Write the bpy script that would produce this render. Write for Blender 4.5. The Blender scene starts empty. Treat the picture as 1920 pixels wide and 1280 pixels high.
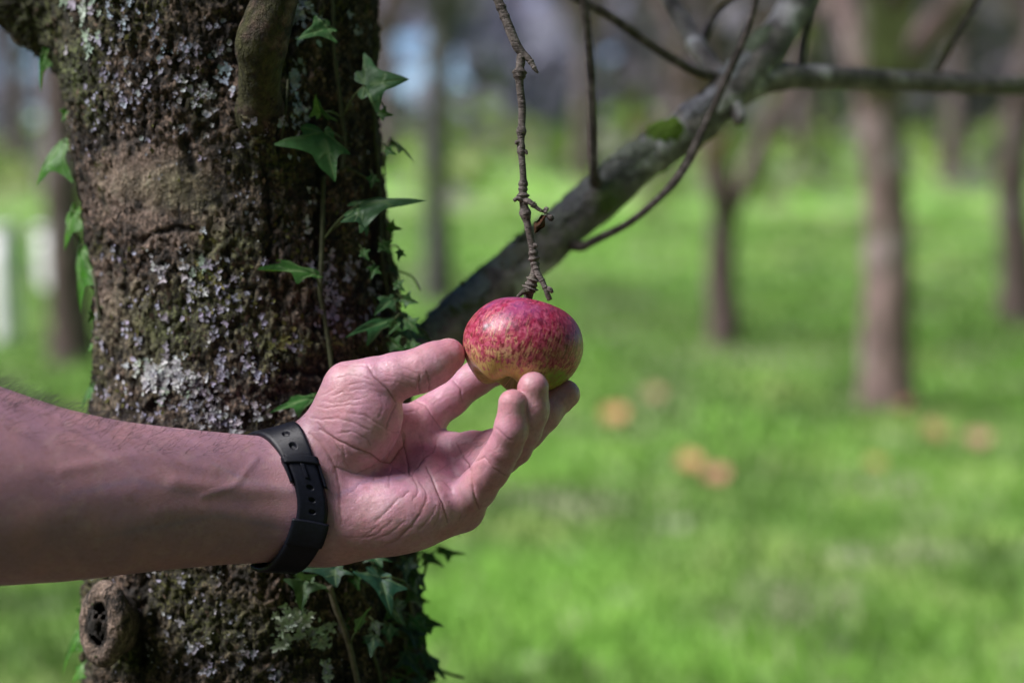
import bpy, math, random
import numpy as np
from mathutils import Vector, Matrix
random.seed(7); RNG = np.random.default_rng(11)
S = bpy.context.scene
R_ = math.radians
# ------------------------------------------------------------------ camera, sky, sun, exposure
LENS, SENSOR = 55.0, 36.0
FPX = LENS / SENSOR * 1920.0            # focal length in photograph pixels
D0 = 0.78                               # focus distance (m)
PITCH = 8.0
CAM = np.array([0.0, 0.0, 1.25])
cd = bpy.data.cameras.new('camera'); cam = bpy.data.objects.new('camera', cd); S.collection.objects.link(cam)
cam.location = CAM; cam.rotation_euler = (R_(90 - PITCH), 0, 0)
cd.lens = LENS; cd.sensor_width = SENSOR; cd.clip_end = 500; cd.clip_start = 0.02
cd.dof.use_dof = True; cd.dof.focus_distance = D0 - 0.002; cd.dof.aperture_fstop = 3.3; cd.dof.aperture_blades = 0
S.camera = cam
SUN_EL, SUN_AZ = 52.0, -105.0             # azimuth measured from +Y towards +X
w = bpy.data.worlds.new('World'); S.world = w; w.use_nodes = True
nt = w.node_tree; bg = nt.nodes['Background']
sky = nt.nodes.new('ShaderNodeTexSky'); sky.sky_type = 'NISHITA'; sky.sun_disc = False
sky.sun_elevation = R_(SUN_EL); sky.sun_rotation = R_(SUN_AZ); sky.dust_density = .15; sky.air_density = 1.0; sky.ozone_density = 3.0; sky.altitude = 6500
nt.links.new(sky.outputs[0], bg.inputs[0]); bg.inputs[1].default_value = 0.055
sl = bpy.data.lights.new('sun', 'SUN'); sl.energy = 3.9; sl.angle = R_(34); sl.color = (1.0, 0.96, 0.95)
sun = bpy.data.objects.new('sun', sl); S.collection.objects.link(sun)
sd = Vector((math.sin(R_(SUN_AZ)) * math.cos(R_(SUN_EL)), math.cos(R_(SUN_AZ)) * math.cos(R_(SUN_EL)), math.sin(R_(SUN_EL))))
sun.rotation_euler = sd.to_track_quat('Z', 'Y').to_euler(); sun.location = (-6, 2, 8)
S.view_settings.view_transform = 'Standard'; S.view_settings.look = 'None'
S.view_settings.exposure = 1.22; S.view_settings.gamma = 1.0
S.render.engine = 'CYCLES'; S.cycles.max_bounces = 6; S.cycles.use_denoising = True
# ------------------------------------------------------------------ frames
cp, sp = math.cos(R_(PITCH)), math.sin(R_(PITCH))
RX = np.array([1., 0, 0]); UP = np.array([0, sp, cp]); FW = np.array([0, cp, -sp])
def C(px, py, z=0.0):                    # photograph pixel + mm towards the camera -> near frame (mm): x right, y up, z to camera
    d = D0 * 1000 - z
    return np.array([(px - 960) / FPX * d, (640 - py) / FPX * d, z], float)
def CL(L): return np.array([C(*q) for q in L])
def toW(v):                              # near frame (mm) -> world (m)
    v = np.asarray(v, float) / 1000
    return CAM + v[..., 0:1] * RX + v[..., 1:2] * UP + (D0 - v[..., 2:3]) * FW
def toC(w):                              # world (m) -> near frame (mm)
    q = np.asarray(w, float) - CAM
    return np.stack([q @ RX, q @ UP, D0 - q @ FW], -1) * 1000
def toP(v):                              # near frame -> photograph pixels
    d = D0 * 1000 - v[:, 2]
    return np.stack([960 + FPX * v[:, 0] / d, 640 - FPX * v[:, 1] / d], -1)
def ground_at(px, py, h=0.0):            # where the view ray of a direction meets the level ground
    r = FW + (px - 960) / FPX * RX + (640 - py) / FPX * UP
    t = (h - CAM[2]) / r[2]
    return CAM + r * t
# ------------------------------------------------------------------ objects
def link(o, parent=None):
    S.collection.objects.link(o)
    if parent is not None: o.parent = parent
    return o
def tag(o, label=None, cat=None, group=None, kind=None):
    if label: o['label'] = label
    if cat: o['category'] = cat
    if group: o['group'] = group
    if kind: o['kind'] = kind
    return o
def empty(name, loc):
    o = bpy.data.objects.new(name, None); o.empty_display_size = 0.02; link(o); o.location = loc
    return o
def mk(name, V, F, mat, parent=None, loc=None, attrs=None, cols=None, smooth=True):
    """V world metres; F array (n,k) or list of tuples; one mesh object."""
    V = np.asarray(V, float)
    org = np.array(loc if loc is not None else V.mean(0))
    if parent is not None:
        r = parent
        while r.parent is not None: r = r.parent
        org = np.array(r.location)
    m = bpy.data.meshes.new(name)
    L = V - org
    if isinstance(F, np.ndarray) and F.ndim == 2:
        n, k = F.shape
        m.vertices.add(len(L)); m.vertices.foreach_set('co', L.astype(np.float32).ravel())
        m.loops.add(n * k); m.loops.foreach_set('vertex_index', F.astype(np.int32).ravel())
        m.polygons.add(n); m.polygons.foreach_set('loop_start', np.arange(0, n * k, k, dtype=np.int32))
        m.polygons.foreach_set('loop_total', np.full(n, k, dtype=np.int32))
        m.update(calc_edges=True); m.validate()
    else:
        m.from_pydata([tuple(x) for x in L], [], [tuple(int(i) for i in f) for f in F]); m.update()
    m.polygons.foreach_set('use_smooth', np.full(len(m.polygons), smooth))
    for k, a in (attrs or {}).items():
        at = m.attributes.new(k, 'FLOAT', 'POINT'); at.data.foreach_set('value', np.asarray(a, np.float32))
    for k, a in (cols or {}).items():
        at = m.attributes.new(k, 'FLOAT_COLOR', 'POINT')
        a = np.asarray(a, np.float32)
        if a.shape[1] == 3: a = np.concatenate([a, np.ones((len(a), 1), np.float32)], 1)
        at.data.foreach_set('color', a.ravel())
    m.materials.append(mat)
    o = bpy.data.objects.new(name, m)
    if parent is None: o.location = org
    link(o, parent)
    return o
class MB:                                # collects pieces for ONE mesh
    def __init__(s): s.V = []; s.F = []; s.A = {}; s.n = 0
    def add(s, V, F, **at):
        V = np.asarray(V, float)
        s.V.append(V); s.F += [tuple(int(i) + s.n for i in f) for f in F]; s.n += len(V)
        for k, a in at.items():
            a = np.asarray(a, float)
            if a.ndim == 0: a = np.full(len(V), float(a))
            elif a.ndim == 1 and k.startswith('c') and len(a) == 3: a = np.tile(a, (len(V), 1))
            s.A.setdefault(k, []).append(a)
    def build(s, name, mat, parent=None, loc=None, smooth=True):
        at = {}; co = {}
        for k, L in s.A.items():
            a = np.concatenate(L)
            (co if a.ndim == 2 else at)[k] = a
        return mk(name, np.concatenate(s.V), s.F, mat, parent, loc, at, co, smooth)
# ------------------------------------------------------------------ noise
def _h(i, j, k, s):
    n = (i * 73856093) ^ (j * 19349663) ^ (k * 83492791) ^ (s * 2654435)
    n = (n ^ (n >> 13)) * 1274126177 & 0x7fffffff
    n = (n ^ (n >> 16)) & 0xffff
    return n / 65535.0
def vn(p, s=0):
    p = np.asarray(p, float); i = np.floor(p).astype(np.int64); f = p - i; u = f * f * (3 - 2 * f)
    r = 0
    for a in (0, 1):
        for b in (0, 1):
            for c in (0, 1):
                wgt = (u[:, 0] if a else 1 - u[:, 0]) * (u[:, 1] if b else 1 - u[:, 1]) * (u[:, 2] if c else 1 - u[:, 2])
                r = r + wgt * _h(i[:, 0] + a, i[:, 1] + b, i[:, 2] + c, s)
    return r * 2 - 1
def fbm(p, o=4, s=0, g=0.5):
    r = 0; a = 1.0; t = 0
    for k in range(o): r = r + a * vn(p * (2.03 ** k) + 17.3 * k, s + k); t += a; a *= g
    return r / t
def sstep(a, b, x):
    t = np.clip((x - a) / (b - a), 0, 1); return t * t * (3 - 2 * t)
# ------------------------------------------------------------------ implicit surfaces
def smin(a, b, k):
    h = np.maximum(k - np.abs(a - b), 0) / k
    return np.minimum(a, b) - h * h * k * 0.25
def cap(p, a, b, ra, rb):
    ba = b - a; t = np.clip(((p - a) @ ba) / (ba @ ba), 0, 1)
    q = p - a - t[:, None] * ba
    return np.sqrt((q * q).sum(1)) - (ra + (rb - ra) * t)
def chain(p, pts, rs, k=2.0):
    d = None
    for i in range(len(pts) - 1):
        e = cap(p, pts[i], pts[i + 1], rs[i], rs[i + 1]); d = e if d is None else smin(d, e, k)
    return d
def ell(p, c, M, r):                     # M rows = axes
    q = (p - c) @ np.asarray(M).T
    k0 = np.sqrt(((q / r) ** 2).sum(1)) + 1e-9; k1 = np.sqrt(((q / (np.asarray(r) ** 2)) ** 2).sum(1)) + 1e-9
    return k0 * (k0 - 1) / k1
def nets(fn, xs, ys, zs, chunk=400000):
    X, Y, Z = np.meshgrid(xs, ys, zs, indexing='ij'); P = np.stack([X.ravel(), Y.ravel(), Z.ravel()], 1)
    f = np.concatenate([fn(P[i:i + chunk]) for i in range(0, len(P), chunk)]).reshape(X.shape)
    s = f < 0
    nx, ny, nz = f.shape
    corner = lambda A, a, b, c: A[a:nx - 1 + a, b:ny - 1 + b, c:nz - 1 + c]
    cnt = sum(corner(s, a, b, c).astype(np.int8) for a in (0, 1) for b in (0, 1) for c in (0, 1))
    act = (cnt > 0) & (cnt < 8); I, J, K = np.nonzero(act)
    idx = -np.ones(act.shape, np.int64); idx[I, J, K] = np.arange(len(I))
    acc = np.zeros((len(I), 3)); num = np.zeros(len(I))
    def gp(a, b, c): return np.stack([xs[I + a], ys[J + b], zs[K + c]], 1), f[I + a, J + b, K + c]
    cs = [(a, b, c) for a in (0, 1) for b in (0, 1) for c in (0, 1)]
    for u in cs:
        for ax in range(3):
            if u[ax]: continue
            v = list(u); v[ax] = 1
            p0, f0 = gp(*u); p1, f1 = gp(*v); m = (f0 < 0) != (f1 < 0)
            t = np.where(m, f0 / np.where(m, f0 - f1, 1), 0)
            acc += np.where(m[:, None], p0 + t[:, None] * (p1 - p0), 0); num += m
    V = acc / num[:, None]
    Q = []
    for ax in range(3):
        sl0 = [slice(None)] * 3; sl1 = [slice(None)] * 3; sl0[ax] = slice(0, -1); sl1[ax] = slice(1, None)
        a0 = s[tuple(sl0)]; a1 = s[tuple(sl1)]
        e = np.stack(np.nonzero(a0 != a1), 1)
        o1, o2 = [(1, 2), (2, 0), (0, 1)][ax]
        ok = (e[:, o1] > 0) & (e[:, o2] > 0) & (e[:, o1] < f.shape[o1] - 1) & (e[:, o2] < f.shape[o2] - 1)
        e = e[ok]; ins = a0[e[:, 0], e[:, 1], e[:, 2]]
        def g(d1, d2):
            q = e.copy(); q[:, o1] -= d1; q[:, o2] -= d2
            return idx[q[:, 0], q[:, 1], q[:, 2]]
        q = np.stack([g(1, 1), g(0, 1), g(0, 0), g(1, 0)], 1)
        q[~ins] = q[~ins][:, ::-1]
        Q.append(q)
    return V, np.concatenate(Q)
def grad(fn, V, e=0.25, chunk=400000):
    G = np.zeros_like(V)
    for i in range(3):
        d = np.zeros(3); d[i] = e
        G[:, i] = (fn(V + d) - fn(V - d)) / (2 * e)
    return G
def project(fn, V, it=2):
    for _ in range(it):
        G = grad(fn, V); V = V - (np.clip(fn(V), -2, 2) / np.maximum((G * G).sum(1), 0.2))[:, None] * G
    G = grad(fn, V)
    return V, G / np.linalg.norm(G, axis=1, keepdims=True)
def subdiv(V, Q):                        # each quad into four
    E = np.concatenate([Q[:, [i, (i + 1) % 4]] for i in range(4)]); E.sort(1)
    key = E[:, 0] * len(V) + E[:, 1]; uk, inv = np.unique(key, return_inverse=True)
    em = (V[uk // len(V)] + V[uk % len(V)]) / 2
    n = len(V); ne = len(uk); q = len(Q)
    fc = V[Q].mean(1); ei = inv.reshape(4, q).T + n; ci = np.arange(q) + n + ne
    F = np.concatenate([np.stack([Q[:, i], ei[:, i], ci, ei[:, (i - 1) % 4]], 1) for i in range(4)])
    return np.concatenate([V, em, fc]), F
def tri_of(Q): return np.concatenate([Q[:, [0, 1, 2]], Q[:, [0, 2, 3]]])
def polydist(P, L):
    d = np.full(len(P), 1e9)
    for i in range(len(L) - 1):
        a, b = np.array(L[i], float), np.array(L[i + 1], float); ba = b - a
        t = np.clip(((P - a) @ ba) / (ba @ ba), 0, 1); q = P - a - t[:, None] * ba
        tt = (i + t) / (len(L) - 1)
        dd = np.sqrt((q * q).sum(1)) + 1.2 * np.maximum(0, np.abs(tt - .5) * 2 - .75)  # a crease fades at its ends
        d = np.minimum(d, dd)
    return d
# ------------------------------------------------------------------ tubes
def resample(pts, n):
    P = np.asarray(pts, float); m = len(P)
    if m == 2: return P[0] + (P[1] - P[0]) * np.linspace(0, 1, n)[:, None]
    E = np.concatenate([[2 * P[0] - P[1]], P, [2 * P[-1] - P[-2]]])
    out = []
    for t in np.linspace(0, m - 1 - 1e-6, n):
        i = int(t); u = t - i; a, b, c, d = E[i:i + 4]
        out.append(0.5 * (2 * b + (c - a) * u + (2 * a - 5 * b + 4 * c - d) * u * u + (3 * b - a - 3 * c + d) * u ** 3))
    return np.array(out)
def tube(pts, rad, n=40, seg=10, bump=0.0, bs=0.2, seed=0, rings=None, capend=True):
    """pts (k,3), rad per pts; returns V, F. bump = relative roughness; units follow pts."""
    A = resample(np.concatenate([np.asarray(pts, float), np.asarray(rad, float)[:, None]], 1), n)
    c = A[:, :3]; r = np.maximum(A[:, 3], 1e-5)
    T = np.gradient(c, axis=0); T /= np.linalg.norm(T, axis=1, keepdims=True)
    ref = np.array([0, 0, 1.]) if abs(T[0, 2]) < 0.9 else np.array([1., 0, 0])
    N = np.zeros_like(c); v = np.cross(T[0], ref); v /= np.linalg.norm(v)
    for i in range(n):
        v = v - T[i] * (v @ T[i]); v /= np.linalg.norm(v); N[i] = v
    B = np.cross(T, N); th = np.linspace(0, 2 * np.pi, seg, endpoint=False)
    D = N[:, None] * np.cos(th)[None, :, None] + B[:, None] * np.sin(th)[None, :, None]
    if rings is not None: r = r * rings(np.linspace(0, 1, n))
    V = (c[:, None] + D * r[:, None, None]).reshape(-1, 3)
    if bump:
        rr = np.repeat(r, seg); k = 1 / (bs * r.mean() * 10)
        V = V + D.reshape(-1, 3) * (rr * bump * (fbm(V * k, 4, seed)))[:, None]
    F = []
    for i in range(n - 1):
        for j in range(seg):
            k = (j + 1) % seg
            F.append((i * seg + j, i * seg + k, (i + 1) * seg + k, (i + 1) * seg + j))
    if capend:
        F.append(tuple(range(seg))[::-1]); F.append(tuple((n - 1) * seg + j for j in range(seg)))
    return V, F
# ------------------------------------------------------------------ node helpers
class NT:
    def __init__(s, name):
        s.m = bpy.data.materials.new(name); s.m.use_nodes = True; s.t = s.m.node_tree
        s.b = s.t.nodes['Principled BSDF']; s.o = s.t.nodes['Material Output']
    def n(s, typ, **kw):
        x = s.t.nodes.new('ShaderNode' + typ)
        for k, v in kw.items(): setattr(x, k, v)
        return x
    def l(s, a, b): s.t.links.new(a, b)
    def put(s, sock, v):
        if hasattr(v, 'is_output') or isinstance(v, bpy.types.NodeSocket): s.l(v, sock)
        else: sock.default_value = v
    def coord(s, kind='Object'): return s.n('TexCoord').outputs[kind]
    def attr(s, name, col=False):
        a = s.n('Attribute', attribute_name=name); return a.outputs['Color' if col else 'Fac']
    def mapv(s, v, sc=(1, 1, 1), lo=(0, 0, 0)):
        m = s.n('Mapping'); s.l(v, m.inputs[0]); m.inputs['Scale'].default_value = sc; m.inputs['Location'].default_value = lo; return m.outputs[0]
    def noise(s, v, sc, det=5, rough=.55, dist=0.0):
        x = s.n('TexNoise'); s.l(v, x.inputs['Vector']); x.inputs['Scale'].default_value = sc; x.inputs['Detail'].default_value = det
        x.inputs['Roughness'].default_value = rough; x.inputs['Distortion'].default_value = dist; return x.outputs['Fac']
    def vor(s, v, sc, feat='F1', out='Distance', rnd=1.0):
        x = s.n('TexVoronoi', feature=feat); s.l(v, x.inputs['Vector']); x.inputs['Scale'].default_value = sc; x.inputs['Randomness'].default_value = rnd; return x.outputs[out]
    def ramp(s, f, stops, interp='LINEAR'):
        x = s.n('ValToRGB'); s.put(x.inputs[0], f); cr = x.color_ramp; cr.interpolation = interp
        while len(cr.elements) < len(stops): cr.elements.new(0.5)
        for e, (p, c) in zip(cr.elements, stops):
            e.position = p; e.color = (*c, 1) if hasattr(c, '__len__') else (c, c, c, 1)
        return x.outputs[0]
    def mix(s, f, a, b, mode='MIX'):
        x = s.n('Mix', data_type='RGBA', blend_type=mode)
        s.put(x.inputs[0], f)
        for i, v in ((6, a), (7, b)):
            if isinstance(v, (tuple, list)): x.inputs[i].default_value = (*v[:3], 1)
            else: s.l(v, x.inputs[i])
        return x.outputs[2]
    def math(s, op, a, b=0.0, c=0.0, clamp=False):
        x = s.n('Math', operation=op, use_clamp=clamp)
        for i, v in enumerate((a, b, c)):
            s.put(x.inputs[i], v)
        return x.outputs[0]
    def mr(s, v, a, b, c=0.0, d=1.0):
        x = s.n('MapRange', interpolation_type='SMOOTHSTEP'); s.l(v, x.inputs[0])
        for i, q in zip((1, 2, 3, 4), (a, b, c, d)): x.inputs[i].default_value = q
        return x.outputs[0]
    def bump(s, h, dist, st=1.0, nrm=None):
        x = s.n('Bump'); s.l(h, x.inputs['Height']); x.inputs['Distance'].default_value = dist; x.inputs['Strength'].default_value = st
        if nrm is not None: s.l(nrm, x.inputs['Normal'])
        return x.outputs[0]
    def fin(s, col=None, rough=None, nrm=None, **kw):
        if col is not None: s.put(s.b.inputs['Base Color'], (*col, 1) if isinstance(col, (tuple, list)) else col)
        if rough is not None: s.put(s.b.inputs['Roughness'], rough)
        if nrm is not None: s.l(nrm, s.b.inputs['Normal'])
        for k, v in kw.items(): s.put(s.b.inputs[k.replace('_', ' ')], v)
        return s.m
# ---- materials
def m_bark(name, sc=1.0, pale=True, tone=1.0, ml=.50):
    t = NT(name); c = t.coord()
    k = lambda r, g, b: (r * tone, g * tone, b * tone)
    n1 = t.noise(c, 22 * sc, 6, .6); n2 = t.noise(c, 90 * sc, 6, .65); n3 = t.noise(t.mapv(c, (1, 1, .5)), 240 * sc, 4, .6)
    base = t.ramp(n2, [(.38, k(.012, .009, .007)), (.46, k(.05, .034, .024)), (.55, k(.14, .094, .068)), (.68, k(.26, .185, .14))])
    moss = t.ramp(n3, [(.3, k(.025, .026, .006)), (.6, k(.085, .085, .022)), (.8, k(.14, .135, .05))])
    n5 = t.noise(t.mapv(c, (1, 1, .75)), 520 * sc, 3, .6); n6 = t.noise(t.mapv(c, (1, 1, .35), (2, 1, 0)), 75 * sc, 5, .7, .5)
    col = t.mix(t.mr(n1, ml, ml + .12), base, moss)
    if pale:
        pl = t.attr('pale'); pc = t.ramp(n3, [(.3, k(.15, .11, .085)), (.55, k(.30, .22, .175)), (.75, k(.37, .31, .25))])
        col = t.mix(t.math('MULTIPLY', pl, t.mr(n2, .34, .52), clamp=True), col, pc)
        gr = t.attr('moss'); col = t.mix(t.math('MULTIPLY', gr, t.mr(n2, .3, .5), clamp=True), col, t.ramp(n3, [(.3, k(.035, .045, .012)), (.7, k(.14, .17, .06))]))
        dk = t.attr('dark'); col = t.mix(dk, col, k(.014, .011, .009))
        col = t.mix(t.math('MULTIPLY', t.mr(n5, .46, .58, .85, 0), t.mr(pl, .1, .9, 1, .45)), col, k(.012, .010, .008)); col = t.mix(t.mr(n6, .36, .44, .8, 0), col, k(.008, .006, .005))
    h = t.math('ADD', n2, t.math('ADD', t.math('MULTIPLY', n3, .5), t.math('ADD', t.math('MULTIPLY', n5, .3), t.math('MULTIPLY', t.mr(n6, .34, .46), .5))))
    return t.fin(col, .85, t.bump(h, .004, 1.0))
def m_branch(name, tone=1.0):
    t = NT(name); c = t.coord()
    k = lambda r, g, b: (r * tone, g * tone, b * tone)
    n1 = t.noise(c, 16, 5); n2 = t.noise(c, 70, 6, .65); n3 = t.noise(c, 220, 3)
    col = t.ramp(n2, [(.3, k(.022, .019, .018)), (.5, k(.075, .068, .068)), (.7, k(.15, .135, .125))])
    col = t.mix(t.mr(n1, .56, .66), col, t.ramp(n3, [(.35, k(.20, .19, .20)), (.7, k(.36, .35, .36))]))
    n4 = t.noise(t.mapv(c, (1, 1, 1), (5, 3, 1)), 11, 4)
    col = t.mix(t.mr(n4, .58, .68), col, (.12, .17, .05))
    return t.fin(col, .85, t.bump(t.math('ADD', n2, n3), .003, .8))
def m_twig():
    t = NT('twig_bark'); c = t.coord(); n1 = t.noise(c, 130, 5, .65); n2 = t.noise(t.mapv(c, (1, 1, 3)), 420, 4, .6); n3 = t.noise(c, 60, 3)
    col = t.ramp(n1, [(.32, (.03, .023, .021)), (.5, (.12, .10, .09)), (.66, (.25, .215, .20))])
    col = t.mix(t.mr(n2, .56, .68, 0, .7), col, (.30, .26, .25)); col = t.mix(t.mr(n3, .58, .70, 0, .6), col, (.085, .085, .035)); col = t.mix(t.mr(n2, .36, .44, .8, 0), col, (.012, .009, .008))
    return t.fin(col, .85, t.bump(t.math('ADD', n1, n2), .0012, .9))
def m_farbark(nm='orchard_bark', k=1.0):
    t = NT(nm); c = t.coord(); n1 = t.noise(c, 3, 4); n2 = t.noise(t.mapv(c, (1, 1, .3)), 22, 5, .65); n3 = t.noise(c, 7, 4)
    col = t.ramp(n2, [(.3, (.03 * k, .022 * k, .021 * k)), (.5, (.10 * k, .066 * k, .062 * k)), (.7, (.19 * k, .135 * k, .13 * k))])
    col = t.mix(t.mr(n1, .52, .64), col, (.23 * k, .18 * k, .19 * k)); col = t.mix(t.mr(n3, .56, .68, 0, .7), col, (.07, .085, .04))
    return t.fin(col, .9, t.bump(n2, .02, .8))
def m_skin():
    t = NT('skin'); c = t.coord()
    tint = t.attr('tint', True); n1 = t.noise(c, 55, 4); n2 = t.noise(c, 420, 3, .6); n3 = t.noise(c, 1600, 2)
    col = t.mix(t.mr(n1, .35, .7, 0, .30), tint, (.60, .30, .27))
    col = t.mix(t.mr(n2, .40, .75, 0, .30), col, (.26, .14, .13), 'MIX')
    n4 = t.noise(t.mapv(c, (1, 1, 1), (3, 1, 2)), 160, 3); col = t.mix(t.mr(n4, .5, .75, 0, .35), col, (.50, .34, .33))
    v = t.vor(t.mapv(c, (1, 1, 1)), 620, 'DISTANCE_TO_EDGE'); hb = t.math('ADD', t.math('MULTIPLY', t.math('MINIMUM', v, .12), 3.0), t.math('MULTIPLY', n3, .5))
    wr = t.noise(t.mapv(c, (520, 150, 900)), 1, 4, .6, .6)
    hb = t.math('ADD', hb, t.math('MULTIPLY', wr, .55))
    nr = t.bump(hb, .0003, .5)
    m = t.fin(col, t.mr(n2, .3, .7, .33, .50), nr)
    t.b.inputs['Subsurface Weight'].default_value = .22; t.b.inputs['Subsurface Radius'].default_value = (1, .35, .2)
    t.b.inputs['Subsurface Scale'].default_value = .0035; t.b.inputs['Specular IOR Level'].default_value = .5
    return m
def m_apple():
    t = NT('apple_skin'); c = t.coord(); v = t.attr('pol'); st = t.attr('strk', True)
    s1 = t.noise(t.mapv(st, (6, 6, 3.4)), 1.4, 6, .72, .9); s2 = t.noise(t.mapv(st, (22, 22, 14)), 1.3, 5, .7, .8); blot = t.noise(c, 95, 4, .6)
    fine = t.noise(c, 420, 4, .65); spk = t.noise(t.mapv(st, (30, 30, 24)), 1.0, 4, .65, .5)
    vv = t.math('ADD', v, t.math('MULTIPLY', t.math('SUBTRACT', blot, .5), .45))
    yel = t.ramp(vv, [(.34, (.50, .14, .16)), (.48, (.60, .26, .22)), (.62, (.66, .38, .22)), (.80, (.56, .42, .11)), (.95, (.17, .19, .035))])
    amt = t.math('SUBTRACT', t.math('ADD', t.math('MULTIPLY', s1, .9), t.math('MULTIPLY', s2, .9)), t.math('ADD', t.math('MULTIPLY', v, 1.15), -.20))
    amt = t.math('ADD', amt, t.math('MULTIPLY', t.math('SUBTRACT', fine, .5), .95))
    red = t.ramp(s2, [(.3, (.52, .04, .11)), (.5, (.38, .018, .065)), (.75, (.16, .006, .028))])
    col = t.mix(t.mr(amt, .20, .46), yel, t.mix(t.mr(fine, .4, .7), red, (.60, .12, .20)))
    col = t.mix(t.math('MULTIPLY', t.mr(spk, .52, .60, 0, .9), t.mr(v, .84, .66)), col, (.15, .008, .022))
    st2 = t.noise(t.mapv(st, (44, 44, 5)), 1.2, 4, .65, .25); col = t.mix(t.math('MULTIPLY', t.mr(st2, .53, .61, 0, .5), t.mr(t.noise(c, 40, 2), .40, .55)), col, (.17, .008, .026)); col = t.mix(t.math('MULTIPLY', t.mr(st2, .44, .37, 0, .55), t.mr(v, .30, .5)), col, (.68, .42, .22))
    dots = t.vor(t.mapv(st, (9, 9, 16)), 3.2); col = t.mix(t.math('MULTIPLY', t.mr(dots, .0, .11, .65, 0), t.mr(fine, .42, .55)), col, (.62, .42, .40))
    bl = t.noise(t.mapv(c, (1, 1, 1), (1.3, 4, 2)), 45, 4); col = t.mix(t.math('MULTIPLY', t.mr(bl, .42, .62, 0, .6), t.mr(v, .25, .55, 1, 0)), col, (.30, .10, .30))
    col = t.mix(t.attr('spot'), col, (.42, .36, .42)); col = t.mix(t.attr('scar'), col, (.05, .025, .02))
    col = t.mix(t.attr('green'), col, t.mix(t.mr(s2, .45, .6), (.30, .40, .06), (.36, .20, .08)))
    m = t.fin(col, t.mr(fine, .3, .7, .27, .45), t.bump(t.math('ADD', fine, t.math('MULTIPLY', s2, .4)), .0005, .55))
    t.b.inputs['Subsurface Weight'].default_value = .06; t.b.inputs['Subsurface Scale'].default_value = .002
    return m
def m_leaf():
    t = NT('ivy_leaf'); c = t.coord(); ve = t.attr('vein'); cc = t.attr('ctone', True); n = t.noise(c, 260, 4)
    col = t.mix(t.mr(n, .3, .7, 0, .45), cc, (.02, .05, .015)); col = t.mix(t.math('MULTIPLY', ve, .55), col, (.22, .33, .14))
    m = t.fin(col, t.mr(n, .3, .7, .36, .55), t.bump(t.math('SUBTRACT', n, t.math('MULTIPLY', ve, .7)), .0008, .6)); t.b.inputs['Specular IOR Level'].default_value = .28
    tr = t.n('BsdfTranslucent'); t.l(t.mix(.5, cc, (.20, .42, .03), 'MIX'), tr.inputs[0]); mx = t.n('MixShader'); mx.inputs[0].default_value = .2
    t.l(t.b.outputs[0], mx.inputs[1]); t.l(tr.outputs[0], mx.inputs[2]); t.l(mx.outputs[0], t.o.inputs[0])
    return m
def m_attr(name, rough=.8, spec=.3, nz=300, amt=.35, trans=0.0, dist=.0006):
    t = NT(name); c = t.coord(); cc = t.attr('ctone', True); n = t.noise(c, nz, 4)
    col = t.mix(t.mr(n, .3, .75, 0, amt), cc, (.02, .018, .012))
    m = t.fin(col, rough, t.bump(n, dist, .6)); t.b.inputs['Specular IOR Level'].default_value = spec
    if trans:
        tr = t.n('BsdfTranslucent'); t.l(cc, tr.inputs[0]); mx = t.n('MixShader'); mx.inputs[0].default_value = trans
        t.l(t.b.outputs[0], mx.inputs[1]); t.l(tr.outputs[0], mx.inputs[2]); t.l(mx.outputs[0], t.o.inputs[0])
    return m
def m_plain(name, col, rough=.5, nz=200, amt=.2, metal=0.0, dist=.0002, spec=.5):
    t = NT(name); c = t.coord(); n = t.noise(c, nz, 4)
    a = t.mix(t.mr(n, .3, .7, 0, 1), tuple(x * (1 - amt) for x in col), tuple(min(1, x * (1 + amt)) for x in col))
    m = t.fin(a, rough, t.bump(n, dist, .5)); t.b.inputs['Metallic'].default_value = metal; t.b.inputs['Specular IOR Level'].default_value = spec
    return m
def m_ground():
    t = NT('orchard_grass_ground'); c = t.coord()
    n1 = t.noise(c, .45, 5, .6); n2 = t.noise(c, 2.0, 5, .6); n3 = t.noise(c, 9, 5, .65); n4 = t.noise(t.mapv(c, (1, 1, 1), (9, 2, 0)), 1.5, 4); n5 = t.noise(t.mapv(c, (1, 1, 1), (3, 7, 0)), 3.2, 3)
    col = t.ramp(n2, [(.38, (.035, .065, .016)), (.5, (.12, .225, .04)), (.62, (.25, .35, .09))])
    col = t.mix(t.mr(n1, .42, .60), col, t.ramp(n3, [(.3, (.10, .26, .026)), (.7, (.20, .42, .05))]))
    col = t.mix(t.mr(n4, .54, .66, 0, .85), col, t.ramp(n3, [(.3, (.10, .10, .05)), (.7, (.32, .34, .22))]))
    col = t.mix(t.mr(n5, .61, .72, 0, .6), col, (.42, .44, .32))
    so = t.attr('added_soil'); col = t.mix(so, col, t.ramp(n3, [(.3, (.02, .015, .012)), (.55, (.042, .03, .022)), (.75, (.08, .055, .034))]))
    return t.fin(col, .9, t.bump(n3, .03, .4))
M_TRUNK = m_bark('apple_bark', 1.0, True, 1.2); M_BRANCH = m_branch('branch_bark', 2.9); M_TWIG = m_twig(); M_STUB = m_bark('stub_bark', 1.3, False, .75, .40)
M_FAR = m_farbark(); M_FARG = m_branch('mossy_bark', .9); M_PALE = m_branch('pale_bark', 4.2); M_FARP = m_farbark('pink_orchard_bark', 1.75); M_SKIN = m_skin(); M_APPLE = m_apple(); M_LEAF = m_leaf()
M_STEM = m_attr('ivy_stem', .7, .3, 300, .5); M_LICHEN = m_attr('lichen', .95, .1, 900, .3, 0, .0005)
M_STRAP = m_plain('black_resin', (.004, .005, .011), .45, 600, .3, 0, .0001, .25); M_METAL = m_plain('steel', (.55, .55, .56), .25, 300, .05, 1)
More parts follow.
